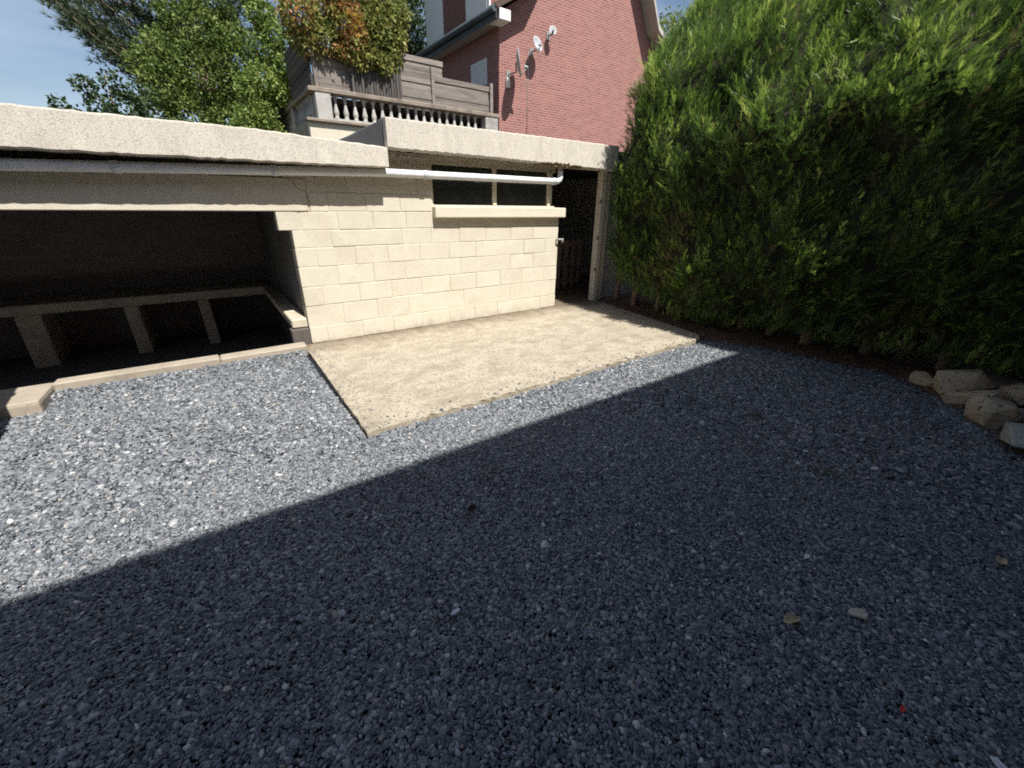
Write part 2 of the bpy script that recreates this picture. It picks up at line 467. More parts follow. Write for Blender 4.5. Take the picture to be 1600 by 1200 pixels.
# concrete slab in front of the shed and into the passage
sl = B()
def worn(p, q, n, j):
    out = []
    for i in range(n):
        t_ = i/n
        nx, ny = q[1]-p[1], p[0]-q[0]
        l_ = math.hypot(nx, ny)
        k_ = (random.random()**3*j if i else 0)*random.choice((1, 1, -0.4))
        out.append((p[0]+(q[0]-p[0])*t_-nx/l_*k_, p[1]+(q[1]-p[1])*t_-ny/l_*k_))
    return out
sl.poly_prism(worn((0.665, 2.715), (4.86, 2.735), 90, 0.022)+[(4.86, 2.735), (5.02, 2.86), (5.16, 3.6), (5.43, 5.10), (5.60, 5.14), (5.60, 5.40), (7.44, 5.40), (7.44, 8.9), (4.52, 8.9), (4.52, 5.146)]+worn((0.70, 5.146), (0.665, 2.715), 50, 0.014), -0.055, 0.042)
bmesh.ops.bevel(sl.bm, geom=[e for e in sl.bm.edges if all(v.co.z > 0 for v in e.verts)], offset=0.008, segments=1, affect='EDGES')
sl.build('concrete_slab', M['slab'], kind='structure')
def dirt_in(m, build_mask, colour):
    t = m.node_tree
    b = t.nodes['Principled BSDF']
    src = b.inputs['Base Color'].links[0].from_socket
    pos = N(t, 'ShaderNodeNewGeometry').outputs['Position']
    t.links.new(mixc(t, src, colour, build_mask(t, pos)), b.inputs['Base Color'])
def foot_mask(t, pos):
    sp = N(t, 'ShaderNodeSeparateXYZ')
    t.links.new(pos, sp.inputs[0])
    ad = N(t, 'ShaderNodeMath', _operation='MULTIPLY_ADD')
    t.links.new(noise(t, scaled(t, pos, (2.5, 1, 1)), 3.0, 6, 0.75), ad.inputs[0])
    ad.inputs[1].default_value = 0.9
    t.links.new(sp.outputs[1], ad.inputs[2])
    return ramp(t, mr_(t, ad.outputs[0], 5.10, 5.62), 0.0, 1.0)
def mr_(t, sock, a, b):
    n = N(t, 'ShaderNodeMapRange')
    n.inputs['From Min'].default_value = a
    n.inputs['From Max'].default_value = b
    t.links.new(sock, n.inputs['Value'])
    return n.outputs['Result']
def wall_mask(t, pos):
    sp = N(t, 'ShaderNodeSeparateXYZ')
    t.links.new(pos, sp.inputs[0])
    ad = N(t, 'ShaderNodeMath', _operation='MULTIPLY_ADD')
    t.links.new(noise(t, scaled(t, pos, (2.5, 1, 1.5)), 4.0, 7, 0.75), ad.inputs[0])
    ad.inputs[1].default_value = -0.55
    t.links.new(sp.outputs[2], ad.inputs[2])
    return ramp(t, mr_(t, ad.outputs[0], -0.16, -0.36), 0.0, 1.0, (0, 0, 0), (0.8, 0.8, 0.8))
dirt_in(M['cream'], wall_mask, (0.24, 0.195, 0.14))
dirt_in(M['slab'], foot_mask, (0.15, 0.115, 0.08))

# kerb along the open bay, and the block beside it
for x0, x1, y0, y1, z in ((-1.325, -0.12, 4.925, 5.085, 0.105), (-0.115, 0.70, 4.915, 5.085, 0.10)):
    b = B().box(x0, x1, y0, y1, -0.5, z, bev=0.012, jit=0.004)
    b.build('kerb', M['kerb'], kind='structure')
B().box(-2.3, -1.335, 4.56, 5.085, -0.5, 0.088, bev=0.03, seg=2, jit=0.012).build('step', M['kerb'], kind='structure')
B().box(-5.0, -2.31, 4.95, 5.085, -0.5, 0.10, bev=0.012).build('kerb', M['kerb'], kind='structure')

# ------------------------------------------------------------------ the shed
YW, YF = 5.135, 4.90
shed = empty('garage_shed', (2.6, YW, 0), 'low cream block shed with flat roof, dark open bay and strip window', 'shed')

# blocks of the front wall, course by course
cz = [0.043, 0.236, 0.478, 0.690, 0.905, 1.105, 1.287, 1.474, 1.665, 1.86, 2.075]
XL, XR = 0.788, 4.505
joint = 0.006
def add_block(x0, x1, z0, z1):
    if x1-x0 < 0.03 or z1-z0 < 0.03: return
    off = random.choice([0, 0, 0.001, 0.002, 0.003, 0.004, -0.001])
    b = B().box(x0, x1, YW+off, YW+0.19, z0, z1, bev=0.0045, jit=0.0022)
    b.build('block', M['cream'], shed)
for c in range(10):
    z0, z1 = cz[c]+joint/2, cz[c+1]-joint/2
    x = XL if c % 2 else XL+0.0
    if c == 6: x = 0.671
    first = 0.40 if c % 2 else 0.20
    L = first
    while x < XR-0.01:
        x1 = x+L+random.uniform(-0.015, 0.015)
        if XR-x1 < 0.10: x1 = XR
        if random.random() < 0.18: x1 = min(x1+0.405, XR)     # a joint lost under thick paint
        a, bb = x+random.choice([0.0008, 0.002, 0.004]), min(x1, XR)-random.choice([0.0008, 0.002, 0.004])
        z0, z1 = cz[c]+random.choice([0.0008, 0.002, 0.004]), cz[c+1]-random.choice([0.0008, 0.002, 0.004])
        # openings: the lintel end, the window
        lim0 = 1.00 if c in (7, 8) else (0.95 if c == 9 else -9)
        segs = [(max(a, lim0), bb)]
        if c in (7, 8, 9):
            out = []
            for s0, s1 in segs:
                if s0 < 2.43: out.append((s0, min(s1, 2.43)))
            segs = out
        top = z1
        if c == 9 and a < 1.80: top = 1.834     # the lower left roof
        for s0, s1 in segs: add_block(s0, s1, z0, top)
        x = x1
        L = 0.405
# blocks under the sill, between course 1.287 and the sill
x = 2.43
while x < XR-0.02:
    x1 = min(x+0.405, XR)
    if XR-x1 < 0.1: x1 = XR
    add_block(x+joint/2, x1-joint/2, 1.292, 1.402)
    x = x1
# mortar body behind the blocks
w = B()
w.box(0.80, 2.425, YW+0.0075, YW+0.185, 0.0, 1.832)
w.box(1.83, 2.425, YW+0.0077, YW+0.1848, 1.832, 2.10)
w.box(2.425, XR-0.006, YW+0.0075, YW+0.185, 0.0, 1.40)
w.build('wall', M['cream_plain'], shed)
# the course that is now hidden by the window gets trimmed by the window itself
B().box(-5.0, 1.825, YW+0.045, YW+0.19, 1.836, 1.925, jit=0.004).build('shade_strip', M['dark_wood'], shed)  # dark strip standing in for the deep shadow under the left fascia
lb = B().box(-5.0, 0.99, YW-0.004, YW+0.19, 1.474, 1.79, bev=0.008, jit=0.003)
lb.build('lintel', M['cream'], shed)
B().box(-5.0, 0.985, YW+0.004, YW+0.19, 1.794, 1.832).build('lintel', M['cream'], shed)

# hairline cracks in the painted joints
def crack(pts):
    q = []
    for (x0, z0), (x1, z1) in zip(pts, pts[1:]):
        for i in range(6):
            t_ = i/6
            q.append((x0+(x1-x0)*t_+random.uniform(-.006, .006), YW-0.0035, z0+(z1-z0)*t_+random.uniform(-.006, .006)))
    B().tube(q, [0.0028*random.uniform(0.5, 1.3) for _ in q], 4).build('crack', M['broken'], shed)
crack([(0.70, 1.815), (0.88, 1.76), (0.90, 1.70), (1.00, 1.66), (1.01, 1.48), (0.80, 1.475)])
# sill
sb_ = B().box(2.418, 4.56, YW-0.085, YW+0.17, 1.405, 1.535, bev=0.012, seg=2, jit=0.004)
sb_.build('sill', M['cream_plain'], shed)
# window: frame with one mullion and two panes
fr = B()
yf = YW+0.03
fr.box(2.430, 4.42, yf, yf+0.07, 2.005, 2.08)
fr.box(2.430, 4.42, yf+0.001, yf+0.069, 1.536, 1.556)
fr.box(2.430, 2.452, yf+0.002, yf+0.068, 1.556, 2.005)
win = fr.build('window', M['cream_plain'], shed)
B().box(3.335, 3.39, yf-0.004, yf+0.066, 1.556, 2.005, bev=0.004).build('mullion', M['cream_plain'], win)
B().box(4.285, 4.335, yf-0.004, yf+0.066, 1.536, 2.005, bev=0.004).build('mullion', M['cream_plain'], win)
B().box(2.452, 3.335, yf+0.03, yf+0.036, 1.556, 2.005).build('pane', M['glass'], win)
B().box(3.39, 4.285, yf+0.03, yf+0.036, 1.556, 2.005).build('pane', M['glass'], win)
# beam over window and passage
B().box(2.43, 5.42, YW+0.006, YW+0.18, 2.082, 2.14).build('beam', M['cream_plain'], shed)

# fascias with a rough lower edge
def fascia(x0, x1, zt, zb, y0, y1, n, chips=()):
    b = B()
    prev = None
    for i in range(n+1):
        x = x0+(x1-x0)*i/n
        t = np.interp(x, [p[0] for p in zt], [p[1] for p in zt])+random.uniform(-0.004, 0.004)
        q = np.interp(x, [p[0] for p in zb], [p[1] for p in zb])+random.uniform(-0.005, 0.005)
        up = 0.0
        for c0, c1, h in chips:
            if c0 < x < c1: up = h*random.uniform(0.2, 1.0)
        r = [b.bm.verts.new(p) for p in ((x, y0+0.004, t), (x, y0, t-0.012), (x, y0+random.uniform(-.002, .002), (t+q)/2), (x, y0, q+0.01+up), (x, y0+0.012+up*0.4, q+up*0.8), (x, y1, q), (x, y1, t))]
        if prev:
            for k in range(7): b.bm.faces.new((prev[k], prev[(k+1) % 7], r[(k+1) % 7], r[k]))
        else: b.bm.faces.new(r)
        prev = r
    b.bm.faces.new(prev[::-1])
    return b
fascia(-5, 1.825, [(-5, 2.20), (-0.95, 2.178), (0.62, 2.168), (1.825, 2.112)], [(-5, 1.89), (-1, 1.896), (1.825, 1.914)], YF, YF+0.22, 130).build('fascia', M['pebbledash'], shed)
fascia(1.832, 5.42, [(1.8, 2.390), (5.4, 2.396)], [(1.8, 2.106), (3.2, 2.10), (5.4, 2.062)], YF, YF+0.22, 160,
       chips=((3.98, 4.12, 0.012), (4.16, 4.30, 0.022), (4.33, 4.44, 0.03), (4.5, 4.68, 0.010))).build('fascia', M['pebbledash'], shed)
B().box(3.92, 4.72, YF+0.024, YF+0.15, 2.064, 2.12, jit=0.004).build('render_core', M['broken'], shed)
# roofs
B().box(-5.0, 1.83, YF+0.222, 9.0, 1.93, 2.09).build('roof', M['felt'], shed)
B().box(1.834, 7.6, YF+0.222, 9.0, 2.145, 2.36).build('roof', M['felt'], shed)
# felt ramp dressed up against the raised roof
rb = B()
rb.raw([(1.35, 4.99, 2.12), (1.829, 4.99, 2.10), (1.829, 4.99, 2.375), (1.35, 5.6, 2.12), (1.829, 5.6, 2.10), (1.829, 5.6, 2.375)],
       [(0, 1, 2), (3, 5, 4), (0, 3, 4, 1), (1, 4, 5, 2), (0, 2, 5, 3)])
rb.build('felt_upstand', M['felt'], shed)
# inner shell: walls round the bay, the room and the passage
s = B()
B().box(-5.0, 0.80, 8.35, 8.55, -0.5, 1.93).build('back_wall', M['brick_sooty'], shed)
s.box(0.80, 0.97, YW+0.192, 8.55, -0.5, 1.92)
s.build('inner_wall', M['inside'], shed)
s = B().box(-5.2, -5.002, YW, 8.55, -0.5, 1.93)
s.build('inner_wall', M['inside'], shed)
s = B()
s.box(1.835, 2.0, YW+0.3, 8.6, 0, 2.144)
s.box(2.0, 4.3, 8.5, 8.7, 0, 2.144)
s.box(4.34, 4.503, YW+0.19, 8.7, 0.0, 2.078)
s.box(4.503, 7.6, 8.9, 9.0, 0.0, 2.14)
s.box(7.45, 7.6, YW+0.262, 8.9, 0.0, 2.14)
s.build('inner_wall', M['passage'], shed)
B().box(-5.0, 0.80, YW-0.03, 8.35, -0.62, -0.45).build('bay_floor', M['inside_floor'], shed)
# ledge of the sunken bay with its piers
lg = B()
lg.box(-5.0, 0.70, 7.72, 8.349, 0.21, 0.335, bev=0.012, jit=0.004)
lg.build('ledge', M['ledge'], shed)
B().box(0.62, 0.798, 5.20, 7.715, 0.23, 0.333, bev=0.012, jit=0.004).build('ledge', M['ledge'], shed)
B().box(0.60, 0.795, 5.16, 5.30, -0.45, 0.225, bev=0.01).build('pier', M['dark_wood'], shed)
for px, pw in ((-2.02, 0.24), (-1.02, 0.16), (-0.19, 0.14)):
    b = B()
    b.raw([(px-pw/2, 7.74, 0.21), (px+pw/2, 7.74, 0.21), (px+pw/2, 8.34, 0.21), (px-pw/2, 8.34, 0.21),
           (px-pw/2+.02, 7.62, -0.45), (px+pw/2+.02, 7.62, -0.45), (px+pw/2+.02, 8.34, -0.45), (px-pw/2+.02, 8.34, -0.45)],
          [(0, 1, 2, 3), (4, 7, 6, 5), (0, 4, 5, 1), (1, 5, 6, 2), (2, 6, 7, 3), (3, 7, 4, 0)])
    bmesh.ops.bevel(b.bm, geom=list(b.bm.edges), offset=0.01, segments=1, affect='EDGES')
    b.build('pier', M['ledge'], shed)
# door post and the white side wall behind it
po = B()
po.box(5.36, 5.46, YW-0.02, YW+0.10, 0.0, 2.06, bev=0.01, jit=0.006)
po.box(5.463, 5.60, YW+0.01, YW+0.14, 0.0, 2.06, bev=0.012, jit=0.006)
po.build('door_post', M['post_cream'], shed)
B().box(5.602, 8.5, YW+0.12, YW+0.26, 0.0, 2.04).build('side_wall', M['white_wall'], shed)
# hinge pins on the post, tap stub on the corner
for z in (0.55, 1.05, 1.60):
    B().box(5.335, 5.365, YW-0.03, YW+0.0, z, z+0.05, bev=0.004).build('hinge', M['steel'], shed)
tp = B()
tp.tube([(4.47, YW-0.002, 1.085), (4.47, YW-0.045, 1.085), (4.50, YW-0.055, 1.088), (4.545, YW-0.055, 1.088)], 0.014, 8)
tp.tube([(4.545, YW-0.055, 1.10), (4.548, YW-0.055, 1.035)], 0.016, 8)
tp.build('tap', M['steel'], shed)
# drain pipe
yp = YW-0.103
pp = B()
pp.tube([(-5, yp, 1.70), (-1.1, yp, 1.792), (0.56, yp, 1.838), (1.8, yp, 1.876), (4.30, yp, 1.884), (4.345, yp, 1.888), (4.378, yp, 1.905), (4.392, yp, 1.94), (4.394, yp, 1.97), (4.394, yp, 2.10)], 0.043, 16)
pipe = pp.build('drain_pipe', M['pvc'], shed)
def zpipe(x): return float(np.interp(x, [-5, -1.1, .56, 1.8, 4.3], [1.70, 1.792, 1.838, 1.876, 1.884]))
for x in (-0.45, 0.72, 2.30, 4.27):
    B().tube([(x-0.03, yp, zpipe(x-0.03)), (x+0.03, yp, zpipe(x+0.03))], 0.049, 16).build('coupling', M['pvc_grey'], pipe)
for x in (-0.62, 0.75+0.35, 3.05):
    B().box(x-0.012, x+0.012, yp-0.003, YW+0.002, zpipe(x)-0.056, zpipe(x)-0.044).build('bracket', M['steel'], pipe)

# old pallet boards kept in the passage
pal = empty('pallet', (5.9, 6.36, 0.042), 'old wooden pallet standing upright in the dark doorway', 'pallet')
for i, xx in enumerate((5.60, 5.78, 5.97, 6.15)):
    B().box(xx-0.05, xx+0.05, 6.32, 6.342, 0.045, 0.96, jit=0.006).build('plank', M['timber'], pal)
for z in (0.12, 0.48, 0.84):
    B().box(5.54, 6.21, 6.345, 6.43, z, z+0.09, jit=0.004).build('bearer', M['timber'], pal)

# ------------------------------------------------------------------ gravel: one mass of slate pebbles
def pebbles():
    # finer stones where they show, a little coarser far off
    zones = []
    for (x0, x1, y0, y1, dens, L0) in ((-1.6, 3.3, -1.2, 2.7, 25000, 0.0066), (-3.4, 5.6, -2.0, 4.97, 9500, 0.0094)):
        k = int((x1-x0)*(y1-y0)*dens)
        zx, zy = rng.uniform(x0, x1, k), rng.uniform(y0, y1, k)
        close = (zx > -1.6) & (zx < 3.3) & (zy > -1.2) & (zy < 2.7) & (np.hypot(zx, zy) < 3.1)
        ok = close if L0 < 0.008 else ~close
        zones.append((zx[ok], zy[ok], np.full(ok.sum(), L0)))
    x = np.concatenate([q[0] for q in zones]); y = np.concatenate([q[1] for q in zones]); L0 = np.concatenate([q[2] for q in zones])
    xb = np.interp(y, [p[1] for p in BED][::-1], [p[0] for p in BED][::-1], right=5.05)
    keep = x < xb+rng.normal(0, 0.07, len(x))-0.02
    keep &= ~((x > 0.655) & (y > 2.712) & (x < 4.88))
    keep &= ~((x > 4.8) & (y > 2.80))
    keep &= y < np.where(x < -1.33, 4.57, 4.93)
    view = (x > -1.9-0.1*y) & (y > -0.62*x+0.15)
    keep &= view | (rng.random(len(x)) < 0.4)
    x, y, L0 = x[keep], y[keep], L0[keep]
    n = len(x)
    und = 0.006*np.sin(x*2.1+0.4)*np.sin(y*2.7)+0.004*np.sin(x*5.3)*np.sin(y*4.1+1)+0.003*np.sin(x*13+y*5)*np.sin(y*11-x*3)
    heap = 0.045*np.exp(-((y-4.93)/0.16)**2)*(x < 0.66)*(x > -1.33)+0.018*np.exp(-((y-2.70)/0.12)**2)*(x > 0.75)*(x < 4.6)*0.6
    z = -0.006+und+heap+rng.uniform(-0.006, 0.006, n)
    # a few kicked up on to the slab
    k = 240
    sx = rng.uniform(0.70, 4.7, k); sy = 2.73+np.abs(rng.normal(0, 0.10, k))
    side = rng.random(k) < 0.35
    sx[side] = 0.68+np.abs(rng.normal(0, 0.09, side.sum())); sy[side] = rng.uniform(2.75, 5.0, side.sum())
    x = np.concatenate([x, sx]); y = np.concatenate([y, sy]); z = np.concatenate([z, np.full(k, 0.045)]); L0 = np.concatenate([L0, np.full(k, 0.0075)])
    n = len(x)
    L = L0*np.exp(rng.normal(0, 0.36, n))
    asp = rng.uniform(0.45, 0.9, n)
    th = rng.uniform(0.32, 0.62, n)
    scl = np.stack([L, L*asp, L*th], 1)
    rot = np.stack([rng.normal(0, 0.32, n), rng.normal(0, 0.32, n), rng.uniform(0, 6.283, n)], 1)
    tint = rng.random(n)
    me = bpy.data.meshes.new('gravel')
    me.vertices.add(n)
    me.vertices.foreach_set('co', np.stack([x, y, z], 1).astype(np.float32).ravel())
    for nm, ty, dat, key in (('rot', 'FLOAT_VECTOR', rot, 'vector'), ('scl', 'FLOAT_VECTOR', scl, 'vector'), ('tint', 'FLOAT', tint, 'value')):
        a = me.attributes.new(nm, ty, 'POINT')
        a.data.foreach_set(key, dat.astype(np.float32).ravel())
    a = me.attributes.new('pick', 'INT', 'POINT')
    a.data.foreach_set('value', rng.integers(0, 5, n).astype(np.int32))
    o = link('gravel', me, None, None, 'stuff')
    tag(o, 'dark blue grey slate gravel covering the yard', 'gravel')
    # stone material, colour by stone
    m, t, b = new_mat('slate_pebble')
    at = N(t, 'ShaderNodeAttribute', _attribute_name='tint', _attribute_type='INSTANCER')
    cr = t.nodes.new('ShaderNodeValToRGB')
    cr.color_ramp.interpolation = 'LINEAR'
    el = cr.color_ramp.elements
    el[0].position, el[0].color = 0.0, (0.034, 0.042, 0.052, 1)
    el[1].position, el[1].color = 1.0, (0.58, 0.56, 0.52, 1)
    for p, c in ((0.22, (0.092, 0.104, 0.119)), (0.6, (0.158, 0.171, 0.187)), (0.9, (0.235, 0.246, 0.258)), (0.975, (0.36, 0.365, 0.365)), (0.980, (0.28, 0.25, 0.215)), (0.986, (0.25, 0.19, 0.16)), (0.991, (0.40, 0.40, 0.40))):
        e = el.new(p)
        e.color = (*c, 1)
    t.links.new(at.outputs['Fac'], cr.inputs['Fac'])
    pos = N(t, 'ShaderNodeNewGeometry').outputs['Position']
    big = ramp(t, noise(t, pos, 0.9, 4), 0.35, 0.75, (0.9, 0.9, 0.9), (1.12, 1.1, 1.08))
    mul = t.nodes.new('ShaderNodeMix')
    mul.data_type = 'RGBA'
    mul.blend_type = 'MULTIPLY'
    mul.inputs[0].default_value = 1
    t.links.new(cr.outputs['Color'], mul.inputs[6])
    t.links.new(big, mul.inputs[7])
    t.links.new(mul.outputs[2], b.inputs['Base Color'])
    b.inputs['Roughness'].default_value = 0.55
    b.inputs['Specular IOR Level'].default_value = 0.45
    me.materials.append(m)
    # nodes
    g = bpy.data.node_groups.new('lay_pebbles', 'GeometryNodeTree')
    g.interface.new_socket('Geometry', in_out='INPUT', socket_type='NodeSocketGeometry')
    g.interface.new_socket('Geometry', in_out='OUTPUT', socket_type='NodeSocketGeometry')
    gi, go = g.nodes.new('NodeGroupInput'), g.nodes.new('NodeGroupOutput')
    join = g.nodes.new('GeometryNodeGeometryToInstance')
    for k in range(5):
        ico = g.nodes.new('GeometryNodeMeshIcoSphere')
        ico.inputs['Radius'].default_value = 1.0
        ico.inputs['Subdivisions'].default_value = 2
        sp = g.nodes.new('GeometryNodeSetPosition')
        ps = g.nodes.new('GeometryNodeInputPosition')
        ad = g.nodes.new('ShaderNodeVectorMath')
        ad.operation = 'ADD'
        ad.inputs[1].default_value = (3.7*k+1, 1.3*k, 5.1*k)
        nz = g.nodes.new('ShaderNodeTexNoise')
        nz.inputs['Scale'].default_value = 0.8
        nz.inputs['Detail'].default_value = 1.0
        sb2 = g.nodes.new('ShaderNodeVectorMath')
        sb2.operation = 'SUBTRACT'
        sb2.inputs[1].default_value = (0.5, 0.5, 0.5)
        sc = g.nodes.new('ShaderNodeVectorMath')
        sc.operation = 'SCALE'
        sc.inputs['Scale'].default_value = 0.75
        g.links.new(ps.outputs[0], ad.inputs[0])
        g.links.new(ad.outputs[0], nz.inputs['Vector'])
        g.links.new(nz.outputs['Color'], sb2.inputs[0])
        g.links.new(sb2.outputs[0], sc.inputs[0])
        g.links.new(ico.outputs['Mesh'], sp.inputs['Geometry'])
        g.links.new(sc.outputs[0], sp.inputs['Offset'])
        sm = g.nodes.new('GeometryNodeSetMaterial')
        sm.inputs['Material'].default_value = m
        g.links.new(sp.outputs[0], sm.inputs['Geometry'])
        g.links.new(sm.outputs[0], join.inputs[0])
    ip = g.nodes.new('GeometryNodeInstanceOnPoints')
    ip.inputs['Pick Instance'].default_value = True
    def named(nm, ty):
        q = g.nodes.new('GeometryNodeInputNamedAttribute')
        q.data_type = ty
        q.inputs['Name'].default_value = nm
        return q.outputs[0]
    e2r = g.nodes.new('FunctionNodeEulerToRotation')
    g.links.new(named('rot', 'FLOAT_VECTOR'), e2r.inputs[0])
    g.links.new(gi.outputs[0], ip.inputs['Points'])
    g.links.new(join.outputs[0], ip.inputs['Instance'])
    g.links.new(named('pick', 'INT'), ip.inputs['Instance Index'])
    g.links.new(e2r.outputs[0], ip.inputs['Rotation'])
    g.links.new(named('scl', 'FLOAT_VECTOR'), ip.inputs['Scale'])
    g.links.new(ip.outputs[0], go.inputs[0])
    md = o.modifiers.new('lay', 'NODES')
    md.node_group = g
    return n
print('pebbles', pebbles())

# ------------------------------------------------------------------ the conifer hedge
hedge = empty('conifer_hedge', (5.7, 2.0, 0), 'tall dark green conifer hedge along the right side of the yard', 'hedge')
PROF = [(0.10, 5.55), (0.25, 5.22), (0.55, 5.04), (0.87, 4.97), (1.75, 5.02), (2.46, 5.0), (2.92, 5.18), (3.22, 5.33), (3.64, 5.75), (4.0, 6.15), (4.25, 6.55), (4.42, 7.1), (4.45, 8.2)]
pz = np.array([p[0] for p in PROF]); pxx = np.array([p[1] for p in PROF])
seg = np.concatenate([[0], np.cumsum(np.hypot(np.diff(pz), np.diff(pxx)))])
YE = 4.62
def hedge_surf(u, y):
    """u metres along the profile, y metres along the hedge"""
    z = np.interp(u, seg, pz)
    x = np.interp(u, seg, pxx)
    zb = np.interp(y, [-2, 0.8, 1.3, 1.8, 2.3, 2.9, 3.3, 3.6, 4.2, 4.7], [0.44, 0.44, 0.38, 0.43, 0.38, 0.33, 0.20, 0.38, 0.62, 0.92])
    z = np.maximum(z, zb-0.1+0.0*z)+np.where(z < zb, (zb-z)*0.3, 0)
    low = np.clip((zb-np.interp(u, seg, pz)+0.05)/0.3, 0, 1)
    x = x+0.18*low
    # rounded far end
    e = np.clip((y-(YE-0.9))/0.9, 0, 1)
    x = x+0.10*e**4*(1+z*0.1)
    # nearer part stands back a little at its foot
    nr = np.clip((1.6-y)/1.6, 0, 1)
    x = x+0.50*nr*np.clip((1.6-z)/1.6, 0, 1)
    # lumps
    l = 0.035*np.sin(y*2.3+0.6*z+0.5)+0.045*np.sin(y*5.1-z*2.2)+0.055*np.sin(z*4.7+y*1.3)+0.03*np.sin(z*9.0-y*8.0)+0.03*np.sin(y*11+z*7)
    x = x-l
    z = z+np.where(u > 3.0, l*0.5, 0)
    return np.stack([x, y+0*x, z], -1)
def hedge_normal(u, y):
    h = 0.03
    du = hedge_surf(u+h, y)-hedge_surf(u-h, y)
    dy = hedge_surf(u, y+h)-hedge_surf(u, y-h)
    n = norm(np.cross(dy, du))
    return n*np.where(n[:, 0:1]*1+(-n[:, 2:3]) > 0, -1, 1)
# solid dark core added to block light through the hedge
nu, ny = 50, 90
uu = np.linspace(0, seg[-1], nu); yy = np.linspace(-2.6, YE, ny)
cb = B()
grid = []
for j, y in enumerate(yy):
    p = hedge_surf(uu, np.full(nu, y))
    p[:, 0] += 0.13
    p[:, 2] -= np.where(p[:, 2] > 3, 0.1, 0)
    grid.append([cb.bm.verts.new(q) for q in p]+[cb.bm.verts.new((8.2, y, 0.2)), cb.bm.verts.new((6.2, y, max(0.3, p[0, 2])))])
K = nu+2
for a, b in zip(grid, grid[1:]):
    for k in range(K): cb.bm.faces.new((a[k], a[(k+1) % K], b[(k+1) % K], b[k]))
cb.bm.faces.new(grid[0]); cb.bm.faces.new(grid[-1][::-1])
core_mat = rough_mat('dark_core_fill', (0.035, 0.04, 0.018), (0.05, 0.038, 0.022), fine=25, bump=1.0, bdist=0.05)
cb.build('light_block_core', core_mat, hedge)
# feathery sprays
def spray_template():
    V, F = [], []
    def tri(a, b, c):
        i = len(V); V.extend([a, b, c]); F.append((i, i+1, i+2))
    tri((-0.035, 0, 0), (0.035, 0, 0), (0, 1.0, -0.10))
    for y, l in ((0.12, 0.30), (0.30, 0.36), (0.50, 0.32), (0.70, 0.22)):
        for s in (-1, 1):
            tri((s*0.01, y-0.035, 0.0), (s*0.01, y+0.045, 0.0), (s*l*0.75, y+l*0.95, -0.06-0.1*l))
    return V, F
TV, TF = spray_template()
nc, ks = 14000, 10
y = rng.uniform(-2.4, YE, nc)
y = np.where(rng.random(nc) < 0.55, rng.uniform(-0.6, YE, nc), y)
u = rng.uniform(0.15, seg[-1], nc)
p = hedge_surf(u, y); nr = hedge_normal(u, y)
up = np.array([0, 0, 1.0])
lean = np.stack([np.zeros(nc), -0.28+0.22*np.sin(y*1.9+u*1.3), np.zeros(nc)], -1)
D = norm(nr*(0.55+0.35*rng.random((nc, 1)))+up*(0.45+0.5*rng.random((nc, 1)))+lean+rng.normal(size=(nc, 3))*0.22)
Lc = 0.10+0.14*rng.random(nc)
far_out = rng.random(nc) < 0.02
Lc[far_out] *= 1.5
base = p-nr*(0.03+0.12*rng.random((nc, 1))**1.3)-D*0.06
tt = np.tile(np.linspace(0.15, 1.0, ks), nc)
ci = np.repeat(np.arange(nc), ks)
DD = D[ci]
side1 = norm(np.cross(DD, nr[ci])+1e-6)
sgn = np.where(np.tile(np.arange(ks), nc) % 2 == 0, 1.0, -1.0)[:, None]
p = base[ci]+DD*(Lc[ci]*tt)[:, None]+rng.normal(size=(nc*ks, 3))*0.008
V = norm(DD*0.9+side1*sgn*(0.75*(1.05-tt))[:, None]+rng.normal(size=(nc*ks, 3))*0.16)
nr = nr[ci]
ctint = np.clip(rng.gamma(2.2, 0.13, nc), 0, 0.95)
clus = np.sin(base[:, 1]*4.3+1.0)*np.sin(u*3.9+base[:, 1]*1.7)+0.5*np.sin(base[:, 1]*9.1-u*6.0)
fresh_lit = rng.random(nc) < np.where(base[:, 2] > 2.3, np.where(clus > 0.35, 0.6, 0.10), np.where(clus > 0.8, 0.10, 0.02))
ctint[fresh_lit] = np.clip(0.55+0.35*rng.random(fresh_lit.sum()), 0, 0.95)  # fresh growth tint, denser near the top to paint in sunlit highlights
ctint[far_out] = np.clip(ctint[far_out]+0.35, 0, 0.95)
cdead = rng.random(nc) < 0.010
btint = np.clip(ctint[ci]+rng.normal(0, 0.07, nc*ks), 0, 0.95)
btint[cdead[ci] & (p[:, 1] < 4.1)] = 1.0
# far end faces along +y and towards the pillar
m2 = 6500
a = rng.random(m2); ue = rng.uniform(0.4, seg[-1]-0.4, m2)
pe = hedge_surf(ue, np.full(m2, YE)); cx = 6.6
pe[:, 0] = pe[:, 0]+(np.maximum(cx, pe[:, 0])-pe[:, 0])*a*0.9
pe[:, 1] = YE+0.02-0.1*a*rng.random(m2)
pe[:, 2] -= a*0.3*rng.random(m2)*np.where(pe[:, 2] > 3, 1, 0.4)
ne = norm(np.stack([-0.4*(1-a), np.ones(m2), 0.1+0*a], -1))
Ve = norm(ne*0.7+up*0.55+rng.normal(size=(m2, 3))*0.38)
P = np.concatenate([p, pe]); VV = np.concatenate([V, Ve]); NN = np.concatenate([nr, ne])
U, Wn = basis(VV, norm(NN+rng.normal(size=NN.shape)*0.45))
sz = 0.046+0.042*rng.random(len(P))
sz[nc*ks:] *= 1.7
patch = 0.5+0.5*np.sin(P[:, 1]*2.7+P[:, 2]*1.7)*np.sin(P[:, 2]*2.9-P[:, 1]*1.1)
tint = np.concatenate([btint, np.clip(0.1+0.4*rng.random(m2), 0, 0.9)])
tint = np.where(tint < 1.0, np.clip(tint*(0.75+0.5*patch), 0, 0.95), 1.0)
dead = np.zeros(len(P), bool)
